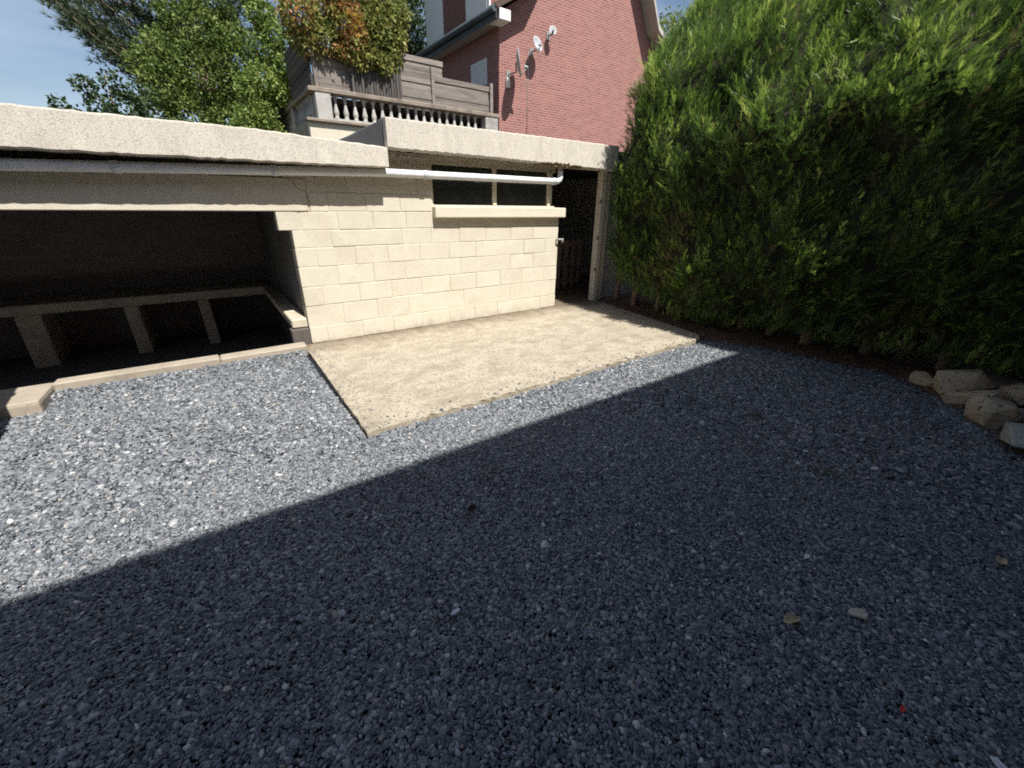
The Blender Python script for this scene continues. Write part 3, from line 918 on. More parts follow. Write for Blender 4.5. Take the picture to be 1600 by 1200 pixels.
for (dy, dz, dr) in ((1.9, 2.3, 0.14), (3.4, 1.2, 0.3), (3.6, 0.8, 0.25), (1.0, 0.5, 0.3), (-0.3, 1.5, 0.3)):
    dead |= (np.hypot(P[:, 1]-dy, P[:, 2]-dz) < dr) & (rng.random(len(P)) < 0.28)
tint[dead & (P[:, 1] < 4.1)] = 1.0
scatter('foliage', TV, TF, P, U, VV, Wn, sz, tint, M['hedge'], hedge, 'stuff')
# bare stems at the foot
stems = [(5.77, 4.94, 0.045, 0.10), (5.72, 4.50, 0.055, 0.05), (5.67, 3.99, 0.04, 0.0), (5.70, 3.80, 0.025, 0.08), (5.52, 3.47, 0.04, 0.0), (5.70, 2.86, 0.05, 0.02), (5.74, 2.70, 0.035, -0.03),
         (5.80, 2.33, 0.05, 0.0), (5.75, 1.89, 0.06, 0.03), (5.95, 1.35, 0.05, 0), (6.0, 0.7, 0.05, 0.02), (6.0, 0.0, 0.05, 0), (6.0, -0.8, 0.05, 0)]
for (x, y, r, lean) in stems:
    b = B()
    b.tube([(x, y, -0.02), (x+0.01, y+0.01, 0.25), (x+lean*0.6, y-0.02, 0.6), (x+lean*1.2+0.1, y, 1.1), (x+0.3, y, 2.2)], [r*1.25, r, r*0.9, r*0.8, r*0.5], 9)
    for q in range(3):
        z = random.uniform(0.25, 0.7)
        b.tube([(x, y, z), (x+random.uniform(-.15, .05), y+random.uniform(-.2, .2), z+0.12), (x+random.uniform(-.3, 0), y+random.uniform(-.35, .35), z+0.3)], [r*0.35, r*0.25, r*0.12], 5)
    b.build('trunk', M['bark'], hedge)

# needle litter on the soil strip
n = 9000
y = rng.uniform(-1.5, 5.0, n)
xb = np.array([bed_x(q) for q in y])
x = xb-0.02+np.abs(rng.normal(0, 0.45, n))-0.08*rng.random(n)
pos = np.stack([x, y, 0.0+0.045*np.clip((x-xb)*3, 0, 1)+0.006*rng.random(n)], -1)
ang = rng.uniform(0, 6.283, n)
V = norm(np.stack([np.cos(ang), np.sin(ang), rng.normal(0, 0.15, n)], -1))
U, Wn = basis(V, np.tile(up, (n, 1)))
scatter('needle_litter', [(-0.09, 0, 0), (0.09, 0, 0.05), (0.05, 1, 0), (-0.04, 0.9, 0.06)], [(0, 1, 2, 3)], pos, U, V, Wn, 0.02+0.035*rng.random(n), rng.random(n), M['dry_leaf'], None, 'stuff')
k = 700
cx_ = rng.choice([2.9, 3.3, 3.7, 4.1], k)+rng.normal(0, 0.22, k); cy_ = 0.75+rng.normal(0, 0.28, k)-(cx_-3.3)*0.35
ang = rng.uniform(0, 6.283, k)
V2 = norm(np.stack([np.cos(ang), np.sin(ang), rng.normal(0, 0.2, k)], -1)); U2, W2 = basis(V2, np.tile(up, (k, 1)))
dk = scatter('needle_debris', [(-0.09, 0, 0), (0.09, 0, 0.05), (0.05, 1, 0), (-0.04, 0.9, 0.06)], [(0, 1, 2, 3)], np.stack([cx_, cy_, 0.004+0.008*rng.random(k)], -1), U2, V2, W2, 0.015+0.03*rng.random(k), rng.random(k), M['dry_leaf'], None, 'stuff')
tag(dk, 'loose brown needles and twigs strewn over the gravel left of the rocks', 'litter')
bpy.data.objects['needle_litter']['label'] = 'brown dry needles and twigs littering the soil under the hedge'
bpy.data.objects['needle_litter']['category'] = 'litter'

# ------------------------------------------------------------------ rocks at the right edge
def rock(c, dims, rz, mat, label, seed, npt=11, tilt=0.2):
    rnd = random.Random(seed)
    bm = bmesh.new()
    for k in range(npt):
        v = Vector((rnd.gauss(0, 1), rnd.gauss(0, 1), rnd.gauss(0, 1))).normalized()
        v = Vector([max(-0.74, min(0.74, q)) for q in v])/0.74
        bm.verts.new(v)
    h = bmesh.ops.convex_hull(bm, input=bm.verts)
    bmesh.ops.delete(bm, geom=[g for g in h['geom_interior'] if isinstance(g, bmesh.types.BMVert)], context='VERTS')
    bmesh.ops.dissolve_limit(bm, angle_limit=0.30, verts=bm.verts, edges=bm.edges)
    bmesh.ops.bevel(bm, geom=list(bm.edges), offset=0.03, segments=1, affect='EDGES')
    bmesh.ops.triangulate(bm, faces=bm.faces)
    bmesh.ops.subdivide_edges(bm, edges=[e for e in bm.edges if e.calc_length() > 0.3], cuts=1)
    for v in bm.verts:
        v.co += v.co.normalized()*rnd.uniform(-0.015, 0.015)
        v.co = Vector((v.co.x*dims[0]/2, v.co.y*dims[1]/2, v.co.z*dims[2]/2))
    bmesh.ops.rotate(bm, verts=bm.verts, matrix=Matrix.Rotation(rnd.uniform(-tilt, tilt), 3, 'X') @ Matrix.Rotation(rz, 3, 'Z'))
    me = bpy.data.meshes.new('rock')
    bm.to_mesh(me); bm.free()
    o = link('rock', me, mat)
    o.location = c
    return tag(o, label, 'rock', 'rubble stones edging the hedge bed')
rock((5.40, 0.73, 0.04), (0.22, 0.17, 0.17), 0.3, M['stone'], 'small brown stone at the far tip of the rock border', 1)
rock((5.40, 0.50, 0.10), (0.42, 0.30, 0.30), 2.4, M['stone'], 'big speckled beige boulder leaning at the back of the rock border', 21)
rock((5.08, 0.32, 0.08), (0.42, 0.28, 0.22), 2.2, M['stone'], 'flat topped tan stone wedged between the boulder and the cube shaped stone', 33)
rock((4.78, 0.20, 0.09), (0.25, 0.24, 0.22), 0.7, M['stone'], 'orange tan cube shaped stone at the front of the rock border', 5, 40, 0.1)
rock((4.42, -0.08, 0.07), (0.46, 0.34, 0.22), 2.3, M['stone_grey'], 'pale greenish grey slab of stone nearest the camera at the right edge', 6)
rock((5.66, 0.25, 0.10), (0.40, 0.30, 0.26), 2.2, M['stone_brown'], 'dark purplish stone under the hedge behind the tan boulder', 7)
rock((5.42, 0.10, 0.10), (0.30, 0.24, 0.24), 0.6, M['stone'], 'small tan stone at the back right of the rock pile', 8)
rock((5.02, 0.02, 0.07), (0.34, 0.30, 0.24), 1.1, M['stone_brown'], 'dull brown stone behind the cube shaped stone at the right edge', 9)
rock((4.72, -0.32, 0.09), (0.40, 0.36, 0.26), 1.2, M['stone'], 'tan stone just past the right edge behind the pale slab', 10)

# ------------------------------------------------------------------ bits lying on the gravel
def flat_bit(name, c, size, mat, label, cat, seed, curl=0.15, thick=0.12, pts=9, stretch=1.6, rz=0.0):
    rnd = random.Random(seed)
    bm = bmesh.new()
    ring_t, ring_b = [], []
    for k in range(pts):
        a = 2*math.pi*k/pts
        r = size*(0.75+0.4*rnd.random())
        x, y = r*math.cos(a)*stretch, r*math.sin(a)
        x, y = x*math.cos(rz)-y*math.sin(rz), x*math.sin(rz)+y*math.cos(rz)
        z = curl*size*abs(math.sin(a))*1.2
        ring_t.append(bm.verts.new((x*0.86, y*0.86, z+thick*size))); ring_b.append(bm.verts.new((x, y, z)))
    ct, cbm = bm.verts.new((0, 0, thick*size*1.2)), bm.verts.new((0, 0, 0))
    for k in range(pts):
        j = (k+1) % pts
        bm.faces.new((ring_t[k], ring_t[j], ct)); bm.faces.new((ring_b[j], ring_b[k], cbm)); bm.faces.new((ring_b[k], ring_b[j], ring_t[j], ring_t[k]))
    me = bpy.data.meshes.new(name)
    bm.to_mesh(me); bm.free()
    o = link(name, me, mat)
    o.location = c
    return tag(o, label, cat)
flat_bit('dry_leaf', (0.887, 1.604, 0.012), 0.022, M['brown_leaf'], 'dark brown curled leaf on the gravel near the middle of the picture', 'leaf', 1, curl=0.9, thick=0.15)
flat_bit('stone_chip', (0.516, 1.103, 0.012), 0.013, M['white_stone'], 'pale bluish white chip on the shaded gravel below the curled leaf', 'stone', 2, thick=0.5)
flat_bit('flat_stone', (1.882, 0.145, 0.012), 0.027, M['tan_stone'], 'flat tan stone lying alone on the gravel at lower right', 'stone', 3, thick=0.3, rz=-0.6)
flat_bit('dry_leaf', (1.622, 0.294, 0.012), 0.020, M['tan_leaf'], 'narrow tan dry leaf just left of the flat tan stone', 'leaf', 4, curl=0.6, stretch=2.4, rz=-0.4)
flat_bit('stone_chip', (-0.267, 1.284, 0.012), 0.011, M['tan_stone'], 'small round tan pebble on the gravel at lower left', 'stone', 5, thick=0.7, stretch=1.1)
flat_bit('plastic_scrap', (1.575, -0.072, 0.012), 0.008, M['red'], 'tiny bright red scrap on the gravel at lower right', 'scrap', 6, thick=0.4, stretch=2)
flat_bit('stone_chip', (2.048, 0.403, 0.012), 0.013, M['white_stone'], 'bright white chip on the shaded gravel above the flat tan stone', 'stone', 7, thick=0.5, stretch=1.8)
flat_bit('dry_leaf', (2.789, -0.142, 0.012), 0.022, M['tan_leaf'], 'yellowish leaf on the gravel near the right edge of the picture', 'leaf', 8, curl=0.5)
flat_bit('stone_chip', (1.62, -0.29, 0.012), 0.014, M['white_stone'], 'long pale chip at the bottom right corner of the gravel', 'stone', 9, thick=0.4, stretch=2.0, rz=1.0)
# scraps of weed in the gravel on the right
for i, (x, y, k, lab) in enumerate(((3.35, 1.28, 260, 'low olive weed tuft in the gravel below the hedge trunks'), (2.95, 0.62, 200, 'thin patch of moss and twigs in the gravel left of the rocks'))):
    k = k//3
    pos = np.stack([x+rng.normal(0, 0.05, k), y+rng.normal(0, 0.045, k), rng.uniform(0.0, 0.018, k)], -1)
    V = norm(rng.normal(size=(k, 3))+np.array([0, 0, 0.6])); U, Wn = basis(V, rng.normal(size=(k, 3)))
    tag(scatter('weed_tuft', LEAF[0], LEAF[1], pos, U, V, Wn, 0.012+0.016*rng.random(k), rng.random(k), M['moss'], None, 'stuff'), lab, 'weed')

# ------------------------------------------------------------------ terrace and balustrade behind
YB = 12.0
B().box(2.62, 7.93, YB+0.02, 19.0, -0.05, 3.36).build('terrace', M['kerb'], kind='structure')
B().box(2.99, 7.93, YB+0.20, 19.0, 3.82, 3.90).build('shade_deck', M['dark_wood'], kind='structure')  # slab added to keep the space behind the balusters dark
pl = empty('plinth_wall', (5.2, 11.9, 0), 'low cream plinth wall with dark coping under the stone balustrade', 'wall')
B().box(2.60, 7.90, YB-0.18, YB+0.015, -0.05, 3.30).build('wall', M['cream_plain'], pl)
B().box(2.55, 7.93, YB-0.26, YB+0.019, 3.302, 3.365, bev=0.01).build('coping', M['coping'], pl)

bal = empty('balustrade', (5.2, YB, 3.4), 'old stone balustrade with turned balusters above the shed roof', 'balustrade')
B().box(2.70, 7.92, YB-0.14, YB+0.16, 3.915, 4.01, bev=0.015, jit=0.006).build('handrail', M['coping'], bal)
B().box(3.19, 7.42, YB-0.09, YB+0.11, 3.366, 3.425, bev=0.008).build('base_rail', M['balustrade'], bal)
B().box(2.84, 3.18, YB-0.12, YB+0.14, 3.366, 3.913, bev=0.012).build('post', M['balustrade'], bal)
B().box(7.43, 7.86, YB-0.12, YB+0.14, 3.366, 3.913, bev=0.012).build('post', M['balustrade'], bal)
bprof = [(0.062, 0), (0.062, 0.03), (0.04, 0.045), (0.058, 0.09), (0.066, 0.13), (0.055, 0.18), (0.038, 0.25), (0.030, 0.33), (0.034, 0.39), (0.052, 0.42), (0.052, 0.436), (0.06, 0.44), (0.06, 0.488)]
me0 = None
for i in range(18):
    if me0 is None:
        b0 = B().lathe(bprof, (0, 0, 0), 10).build('baluster', M['balustrade'], bal)
        me0 = b0.data
        o = b0
    else:
        o = b0.copy()
        COL.objects.link(o)
    o.location = (3.30+i*0.2265, YB+0.01, 3.426)
    o.parent = bal
    o.matrix_parent_inverse = Matrix.Translation(-bal.location)
# side of the balustrade running back on the left
B().box(2.72, 2.98, YB+0.17, 18.6, 3.915, 4.005, bev=0.012).build('handrail', M['coping'], bal)
B().box(2.76, 2.94, YB+0.15, 18.6, 3.366, 3.43).build('base_rail', M['balustrade'], bal)
for yy_ in (14.2, 16.4, 18.4):
    B().box(2.75, 2.96, yy_, yy_+0.25, 3.431, 3.913).build('post', M['balustrade'], bal)
for i in range(26):
    yv = YB+0.30+i*0.2265
    if any(abs(yv-q-0.12) < 0.22 for q in (14.2, 16.4, 18.4)): continue
    o = b0.copy(); COL.objects.link(o)
    o.location = (2.85, yv, 3.426)

# weathered board fence on the terrace
fe = empty('board_fence', (5.2, YB+0.45, 4.0), 'weathered grey horizontal board fence standing on the stone balustrade', 'fence')
def planks(x0, x1, y, z0, z1, n, par, mat='old_wood', sag=0.0):
    h = (z1-z0)/n
    for k in range(n):
        b = B().box(x0+random.uniform(-.02, .02), x1+random.uniform(-.02, .02), y+random.uniform(-.012, .012), y+0.03, z0+k*h-0.006, z0+(k+1)*h+0.006, bev=0.004, jit=0.007)
        b.build('plank', M[mat], par)
yfz = YB+0.05
planks(3.0, 5.84, yfz, 4.013, 4.82, 7, fe)
planks(5.93, 7.66, yfz+0.02, 4.013, 4.68, 6, fe)
planks(4.5, 6.45, yfz+0.5, 4.62, 5.17, 5, fe)
planks(4.4, 6.1, yfz+0.56, 3.902, 4.6, 6, fe)
for x, z in ((2.95, 5.06), (5.885, 4.86), (7.72, 4.76)):
    B().box(x-0.045, x+0.045, yfz-0.05, yfz+0.06, 4.012, z, bev=0.006).build('post', M['old_wood'], fe)
B().box(4.41, 4.49, yfz+0.46, yfz+0.54, 3.902, 5.15, bev=0.006).build('post', M['old_wood'], fe)
for k in range(8):
    B().box(2.86, 2.89, yfz+0.1, yfz+2.6, 4.012+k*0.15, 4.012+k*0.15+0.14, jit=0.006).build('plank', M['dark_wood'], fe)
# woven planter the coloured shrub grows in
pn = empty('planter', (4.3, YB-0.06, 4.01), 'dark woven planter standing on the balustrade below the coloured shrub', 'planter')
B().box(3.74, 4.96, YB-0.10, YB-0.005, 4.012, 4.52).build('soil_box', M['felt'], pn)
for k in range(17):
    x0 = 3.72+k*0.0735
    B().box(x0, x0+0.055, YB-0.118-(k % 2)*0.01, YB-0.101, 4.012, 4.53+random.uniform(-.02, .04), jit=0.004).build('slat', M['dark_wood'], pn)

# ------------------------------------------------------------------ the brick house
hs = empty('brick_house', (11.4, YB, 0), 'red brick house with a windowless gable and steep roof behind the shed', 'house')
HX0, HX1, HY0, HY1 = 7.97, 15.0, YB, 17.4
gable = [(HX0, 0), (HX1, 0), (HX1, 6.4), (14.1, 7.0), (11.5, 11.25), (8.87, 6.97), (HX0, 6.42)]
b = B()
fr_ = [(x, HY0, z) for x, z in gable]; bk = [(x, HY1, z) for x, z in gable]
k = len(gable)
b.raw(fr_+bk, [tuple(range(k)), tuple(range(2*k-1, k-1, -1))]+[(i, (i+1) % k, (i+1) % k+k, i+k) for i in (6, 0, 1)])
b.build('wall', M['brick'], hs)
# roof planes with thickness and verge overhang
def roof_plane(pts, y0, y1, th=0.14):
    b = B()
    lo = [(x, y, z) for y in (y0, y1) for x, z in pts]
    hi = [(x, y, z+th) for y in (y0, y1) for x, z in pts]
    n = len(pts)
    V = lo+hi
    F = []
    for i in range(n-1):
        F.append((i, i+1, n+i+1, n+i)); F.append((2*n+i, 2*n+i+1, 3*n+i+1, 3*n+i))
        F.append((i, i+1, 2*n+i+1, 2*n+i)); F.append((n+i, n+i+1, 3*n+i+1, 3*n+i))
    F.append((0, n, 3*n, 2*n)); F.append((n-1, 2*n-1, 4*n-1, 3*n-1))
    return b.raw(V, F)
lp = [(7.52, 6.25), (8.87, 7.00), (11.5, 11.30)]
rp = [(15.55, 6.2), (14.1, 7.05), (11.5, 11.30)]
rf = roof_plane(lp, HY0-0.50, HY1+0.3).build('roof', M['roof_tile'], hs)
roof_plane(rp, HY0-0.50, HY1+0.3).build('roof', M['soffit'], hs)
# boxed eave ends, soffits, gutters
B().box(7.66, 8.02, HY0-0.50, HY0-0.02, 6.08, 6.32, bev=0.01).build('eave_box', M['white_trim'], hs)
B().box(15.0, 15.5, HY0-0.50, HY0-0.02, 6.0, 6.26, bev=0.01).build('eave_box', M['white_trim'], hs)
B().box(7.58, 7.965, HY0-0.015, HY1+0.2, 6.12, 6.18).build('soffit', M['soffit'], hs)
B().tube([(7.50, HY0-0.50, 6.28), (7.50, HY1+0.25, 6.28)], 0.08, 10).build('gutter', M['trim_grey'], hs)
B().box(7.555, 7.578, HY0-0.48, HY1+0.25, 6.08, 6.30).build('eave_board', M['trim_grey'], hs)
# shuttered window in the side wall
wf = B().box(HX0-0.035, HX0-0.005, 12.62, 13.52, 4.85, 5.52)
wo = wf.build('window', M['white_trim'], hs)
for kk in range(9):
    B().box(HX0-0.05, HX0-0.036, 12.67, 13.47, 4.90+kk*0.065, 4.90+kk*0.065+0.06).build('slat', M['shutter'], wo)
B().box(HX0-0.10, HX0-0.002, 12.55, 13.60, 4.78, 4.845).build('sill', M['coping'], hs)
# dormer storey on the left slope: brick cheek and two white clad windows
B().box(8.35, 10.6, 13.0, 17.2, 6.3, 9.2).build('dormer', M['brick_brown'], hs)
for y0, y1 in ((12.98, 14.35), (15.95, 17.22)):
    d = B().box(8.28, 8.345, y0, y1, 6.55, 9.1, bev=0.01).build('window', M['white_trim'], hs)
    B().box(8.262, 8.278, y0+0.12, y1-0.12, 6.7, 8.9).build('shutter', M['shutter'], d)
B().box(7.95, 10.9, 12.75, 17.7, 9.202, 9.4).build('dormer_roof', M['soffit'], hs)

# satellite dishes on the gable
def dish(c, rad, aim, wall_off, label, mat='dish'):
    c = Vector(c)
    t = empty('satellite_dish', (c.x, HY0-0.02, c.z), label, 'satellite dish', 'dishes on the brick gable')
    aim = Vector(aim).normalized()
    prof = [(0.02*rad, 0.0), (0.5*rad, 0.05*rad), (0.8*rad, 0.14*rad), (rad, 0.24*rad), (1.0*rad, 0.27*rad), (0.8*rad, 0.18*rad), (0.5*rad, 0.09*rad), (0.02*rad, 0.04*rad)]
    B().lathe(prof, c, 20, aim).build('reflector', M[mat], t)
    side = Vector((0, 0, -1))
    tip = c+aim*rad*0.95+side*rad*0.45
    B().tube([c+side*rad*0.98+aim*0.25*rad, tip], 0.015, 6).build('arm', M['steel'], t)
    B().tube([tip, tip-aim*0.10+Vector((0, 0, 0.04))], 0.035, 8).build('receiver', M['dish'], t)
    base = Vector((c.x, HY0-0.012, c.z-rad*0.6))
    B().tube([base, Vector((c.x, c.y, c.z-rad*0.6)), c-aim*0.02], 0.022, 8).box(base.x-0.07, base.x+0.07, HY0-0.022, HY0-0.002, base.z-0.1, base.z+0.1).build('bracket', M['steel'], t)
dish((8.28, HY0-0.42, 5.24), 0.34, (0.78, -0.60, 0.15), 0.4, 'large grey dish seen edge on, lower left of the three on the gable')
dish((9.10, HY0-0.26, 5.83), 0.20, (0.25, -1, 0.35), 0.25, 'medium round dish facing forward in the middle of the gable group')
dish((9.72, HY0-0.20, 6.28), 0.12, (-0.3, -1, 0.3), 0.2, 'smallest dish, uppermost on the gable wall')
bx = B().box(8.19, 8.30, HY0-0.10, HY0-0.002, 4.72, 4.95, bev=0.01)
tag(bx.build('junction_box', M['white_trim']), 'small white junction box on the gable corner beside the lowest dish', 'box')
tag(B().tube([(9.0, HY0-0.012, 5.7), (9.0, HY0-0.012, 3.2)], 0.008, 5).build('cable', M['steel']), 'thin cable running down the gable from the middle dish', 'cable')

# ------------------------------------------------------------------ trees and shrubs behind the shed
def limbs(b, base, tops, r0):
    base = Vector(base)
    for tpt in tops:
        tpt = Vector(tpt); mid = base.lerp(tpt, 0.5)+Vector((random.uniform(-.2, .2), random.uniform(-.2, .2), random.uniform(0, .3)))
        b.tube([base, mid, tpt], [r0, r0*0.6, r0*0.2], 6)

# pine, back left
pine = empty('pine_tree', (1.32, 18.6, 0), 'large dark pine with sweeping branches at the back left', 'tree')
b = B(); b.tube([(1.32, 18.6, 0), (1.27, 18.6, 4.2), (1.1, 18.6, 8.8), (1.0, 18.6, 12.2)], [0.25, 0.2, 0.12, 0.03], 10)
PP, PV, PT = [], [], []
for i in range(64):
    z = random.uniform(4.0, 11.3); a = random.uniform(0, 2*math.pi)
    if i < 14:
        a = random.uniform(2.75, 3.65); z = random.uniform(4.15, 6.1)
    Lb = (3.2*(1-(z-3.7)/9.3)+0.55)*random.uniform(0.8, 1.1)
    d = Vector((math.cos(a), math.sin(a), 0))
    st = Vector((1.22, 18.6, z))
    pts = [st+d*Lb*t+Vector((0, 0, Lb*(0.15*t+0.45*t*t))) for t in (0, 0.35, 0.7, 1)]
    b.tube(pts, [0.035, 0.026, 0.016, 0.006], 5)
    for k in range(120):
        t = 0.2+0.8*random.random()
        q = st+d*Lb*t+Vector((0, 0, Lb*(0.15*t+0.45*t*t)))
        q += Vector((random.gauss(0, .18), random.gauss(0, .18), random.gauss(0, .13)))
        dirv = (d*0.8+Vector((random.gauss(0, .5), random.gauss(0, .5), 0.7+random.gauss(0, .3)))).normalized()
        for j in range(9):
            PP.append(q); PV.append(dirv+Vector((random.gauss(0, .5), random.gauss(0, .5), random.gauss(0, .5)))); PT.append(min(1, max(0, random.gauss(0.45, .25))))
b.build('trunk', M['bark'], pine)
PP = np.array(PP); PV = norm(np.array(PV)); U, Wn = basis(PV, rng.normal(size=PV.shape))
scatter('crown', [(-0.05, 0, 0), (0.05, 0, 0), (0.0, 1, 0)], [(0, 1, 2)], PP, U, PV, Wn, 0.15+0.13*rng.random(len(PP)), PT, M['pine'], pine)

# olive green broadleaf, in front of the pine
def push(bl, k=1.2):
    return [(x*k, y*k, 1.55+(z-1.55)*k, r*k) for x, y, z, r in bl]
t = empty('broadleaf_tree', (1.1, 16.3, 0), 'dense olive green leafy tree in front of the pine, left of the bright shrub', 'tree')
b = B(); b.tube([(1.1, 16.3, 0), (1.1, 16.3, 3.4)], [0.15, 0.12], 9); limbs(b, (1.1, 16.3, 3.0), [(-0.1, 16.2, 4.9), (0.8, 16.1, 6.0), (1.9, 16.2, 5.8), (2.1, 16.4, 4.4), (0.35, 16.5, 4.3)], 0.08)
b.build('trunk', M['bark'], t)
crown('crown', push([(0.9, 14.2, 4.4, 0.75), (0.15, 14.1, 4.0, 0.55), (0.25, 14.3, 4.7, 0.5), (1.5, 14.1, 4.7, 0.6), (1.0, 14.1, 5.2, 0.6), (1.55, 14.2, 3.9, 0.55), (0.5, 14.1, 3.5, 0.6), (1.2, 14.0, 3.3, 0.55),
                (-0.3, 14.2, 3.5, 0.4), (1.6, 14.3, 5.3, 0.42), (0.6, 14.2, 5.6, 0.4), (1.7, 14.1, 3.2, 0.45), (1.3, 14.2, 5.9, 0.45), (-0.2, 14.2, 4.4, 0.35)], 1.15), 30000, 0.088, M['broad'], t)

# bright green tall shrub beside the balustrade
t = empty('tall_shrub', (2.3, 15.1, 0), 'bright green upright shrub beside the left end of the balustrade', 'shrub')
b = B(); b.tube([(2.3, 15.1, 0), (2.3, 15.1, 3.4)], [0.08, 0.06], 8); limbs(b, (2.3, 15.1, 2.8), [(1.95, 15.0, 4.8), (2.5, 15.1, 6.3), (2.8, 15.1, 5.3), (2.3, 15.0, 5.6)], 0.045)
b.build('trunk', M['bark'], t)
crown('crown', push([(1.72, 12.55, 3.5, 0.36), (1.5, 12.5, 3.2, 0.35), (1.9, 12.5, 4.1, 0.36), (2.1, 12.6, 4.7, 0.36), (2.1, 12.5, 5.3, 0.28), (2.35, 12.6, 4.4, 0.32), (2.25, 12.5, 5.0, 0.3), (2.0, 12.6, 5.65, 0.24),
                (1.62, 12.5, 3.9, 0.30), (2.5, 12.5, 4.1, 0.26), (2.2, 12.5, 3.9, 0.25), (1.9, 12.6, 3.1, 0.3), (2.05, 12.5, 6.0, 0.22)]), 14000, 0.085, M['bright'], t)
t = empty('ivy_bush', (3.15, 15.8, 3.36), 'dark shady bush below the bright shrub behind the side rail of the balustrade', 'bush')
b = B(); b.tube([(3.15, 15.8, 3.36), (3.15, 15.8, 4.3)], [0.05, 0.04], 8); b.build('trunk', M['bark'], t)
crown('crown', [(3.15, 15.6, 4.2, 0.55), (3.0, 16.6, 4.2, 0.6), (3.25, 15.2, 4.6, 0.45), (3.4, 14.6, 4.4, 0.45), (2.9, 17.2, 4.0, 0.6), (3.3, 15.8, 3.7, 0.5), (2.5, 17.0, 3.6, 0.7), (2.2, 17.6, 3.4, 0.8), (3.1, 16.0, 4.8, 0.4)], 11000, 0.095, M['dark_leaf'], t)

# red and gold shrub over the fence
t = empty('autumn_shrub', (4.3, YB-0.05, 4.4), 'shrub with red, orange and gold leaves spilling over the board fence', 'shrub')
b = B()
yq = YB-0.05
b.tube([(4.3, yq, 4.3), (4.25, yq, 4.7)], [0.05, 0.04], 8)
limbs(b, (4.25, yq, 4.6), [(3.0, yq+.1, 5.3), (3.4, yq, 5.6), (3.9, yq, 5.7), (4.5, yq, 5.5), (4.9, yq+.1, 5.2), (4.3, yq-.05, 5.1), (3.7, yq-.05, 5.0)], 0.03)
b.build('trunk', M['dark_wood'], t)
crown('crown', push([(2.85, 12.2, 5.35, 0.42), (3.2, 12.1, 5.0, 0.36), (3.35, 12.2, 5.7, 0.42), (2.7, 12.25, 4.95, 0.22), (3.0, 12.15, 4.75, 0.25)], 1.0), 4600, 0.092, M['autumn'], t, lo=0.0, hi=0.84)
crown('crown', [(3.75, 12.0, 5.35, 0.40), (3.9, 11.95, 4.98, 0.34), (3.7, 12.05, 5.8, 0.36), (3.6, 12.0, 4.8, 0.2)], 3900, 0.092, M['autumn'], t, lo=0.12, hi=1.06)
crown('crown', [(4.35, 12.05, 5.35, 0.45), (4.7, 12.15, 4.98, 0.38), (4.2, 11.95, 4.78, 0.30), (4.65, 12.1, 5.6, 0.38), (3.9, 11.92, 4.66, 0.22), (4.5, 11.9, 4.64, 0.24), (4.9, 12.2, 5.35, 0.38), (4.45, 12.1, 5.95, 0.40), (5.0, 12.2, 5.8, 0.36)], 9600, 0.092, M['autumn'], t, lo=0.0, hi=0.60)
# dark conifers by the house
def dark_tree(x, y, zt, rad, lab, n, zl=0.6):
    t = empty('evergreen_tree', (x, y, 0), lab, 'tree')
    b = B(); b.tube([(x, y, 0), (x, y, zt*0.9)], [0.16, 0.04], 8); b.build('trunk', M['bark'], t)
    bl = []
    z = zl
    while z < zt:
        rr = rad*(1-0.75*(z-zl)/(zt-zl))
        for q in range(3):
            bl.append((x+random.uniform(-.35, .35)*rr, y+random.uniform(-.35, .35)*rr, z, rr*0.75))
        z += rad*0.45
    crown('crown', bl, n, 0.11, M['dark_leaf'], t)
dark_tree(8.65, 19.6, 12.0, 1.6, 'dark evergreen tree half hidden behind the end of the brick house', 26000, 3.5)
dark_tree(7.2, 18.9, 12.0, 1.5, 'dark evergreen tree between the coloured shrub and the house', 26000, 3.0)
dark_tree(5.9, 16.6, 8.6, 0.85, 'slimmer dark evergreen behind the coloured shrub', 9000, 2.0)
# wispy sprigs above the left fascia
t = empty('sapling', (-1.25, 13.5, 0), 'small dark sapling poking above the left shed roof against the sky', 'sapling')
b = B(); b.tube([(-1.0, 13.5, 0), (-1.0, 13.5, 2.6)], [0.05, 0.035], 7)
limbs(b, (-1.0, 13.5, 2.5), [(-1.75, 13.5, 3.35), (-1.35, 13.5, 3.9), (-0.9, 13.5, 4.0), (-0.5, 13.5, 3.7)], 0.025)
b.build('trunk', M['bark'], t)
crown('crown', [(-1.78, 13.5, 3.35, 0.14), (-1.6, 13.5, 3.15, 0.16), (-1.3, 13.5, 3.75, 0.18), (-1.15, 13.5, 3.35, 0.26), (-0.85, 13.5, 3.85, 0.2), (-0.7, 13.5, 3.4, 0.32), (-0.4, 13.5, 3.65, 0.26), (-1.05, 13.5, 3.1, 0.25)], 2100, 0.085, M['dark_leaf'], t)
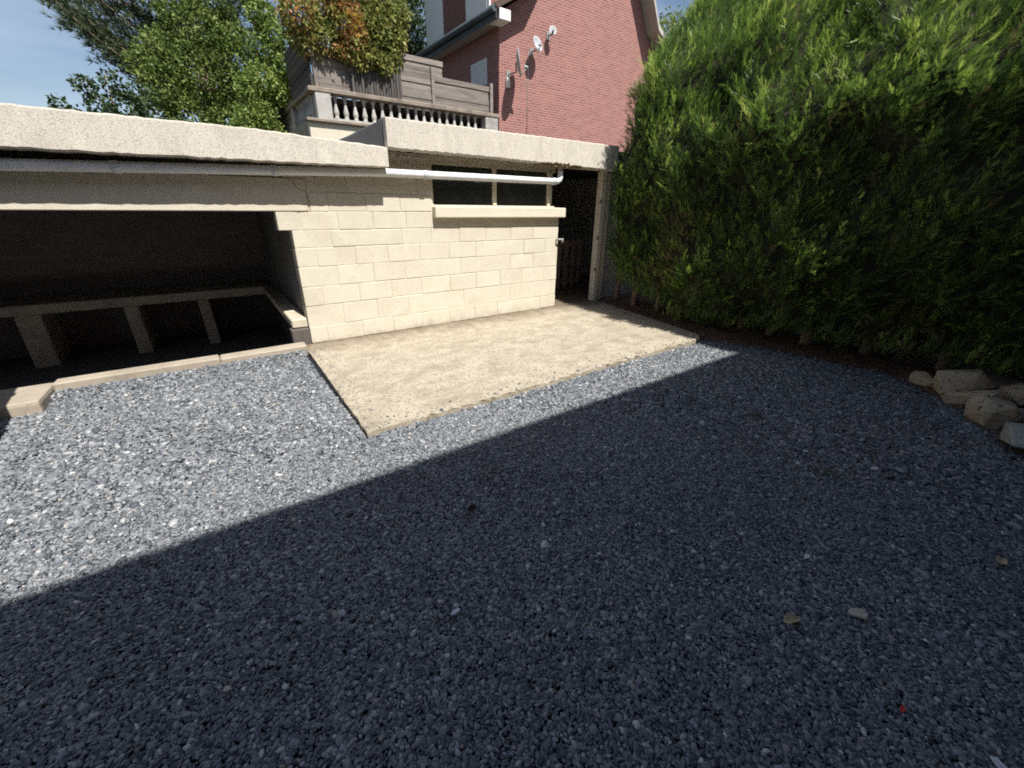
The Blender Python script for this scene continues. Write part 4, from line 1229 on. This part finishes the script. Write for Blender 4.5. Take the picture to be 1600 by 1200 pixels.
# tree past the right eave of the house
t = empty('broadleaf_tree', (18.2, 14.0, 0), 'green tree just past the right eave of the brick house', 'tree')
b = B(); b.tube([(18.2, 14, 0), (18.2, 14, 6.5)], [0.2, 0.1], 8); b.build('trunk', M['bark'], t)
crown('crown', [(18.0, 14, 7.0, 1.2), (18.6, 14, 8.3, 1.0), (17.6, 14, 8.2, 0.7), (18.5, 14.2, 6.0, 1.2)], 5000, 0.13, M['broad'], t)

# ------------------------------------------------------------------ what stands out of frame and throws the long shadow, with an added fence shading the step
hb = empty('rear_house', (2, -6, 0), 'brown brick house behind the camera whose eave shades the yard', 'house')
EZ = 6.05
EY = 2.235-EZ/(math.tan(EL)/math.cos(AZ))
b = B()
b.box(-9, 14, EY-0.4-8, EY-0.4, -0.05, EZ-0.1)
b.build('wall', M['brick_brown'], hb)
b = B()
b.raw([(-9.4, EY, EZ), (14.4, EY, EZ), (14.4, EY-4.6, EZ+2.4), (-9.4, EY-4.6, EZ+2.4), (14.4, EY-9.2, EZ), (-9.4, EY-9.2, EZ),
       (-9.4, EY, EZ-0.12), (14.4, EY, EZ-0.12), (14.4, EY-9.2, EZ-0.12), (-9.4, EY-9.2, EZ-0.12)],
      [(0, 1, 2, 3), (3, 2, 4, 5), (0, 6, 7, 1), (4, 8, 9, 5), (6, 9, 8, 7), (0, 3, 5, 9, 6), (1, 7, 8, 4, 2)])
b.build('roof', M['roof_tile'], hb)
for x in (-6, -2.5, 1.0, 4.5, 8):
    for z in (0.9, 3.5):
        wn = B().box(x, x+1.3, EY-0.43, EY-0.37, z, z+1.4).build('window', M['white_trim'], hb)
        B().box(x+0.08, x+1.22, EY-0.368, EY-0.36, z+0.08, z+1.32).build('pane', M['glass'], wn)
lf = empty('shadow_fence', (-2.6, 3.9, 0), 'unseen tall board fence added at the left to shade the step', 'fence')  # unseen caster, added and sized for the shadow at the left
for k in range(14):
    B().box(-3.6+k*0.155, -3.6+k*0.155+0.148, 3.88, 3.90, 0.0, 2.05, jit=0.003).build('plank', M['dark_wood'], lf)  # boards of the added shadow fence
B().box(-3.65, -1.43, 3.902, 3.95, 0.5, 0.58).box(-3.65, -1.43, 3.902, 3.95, 1.6, 1.68).build('shadow_rail', M['dark_wood'], lf)
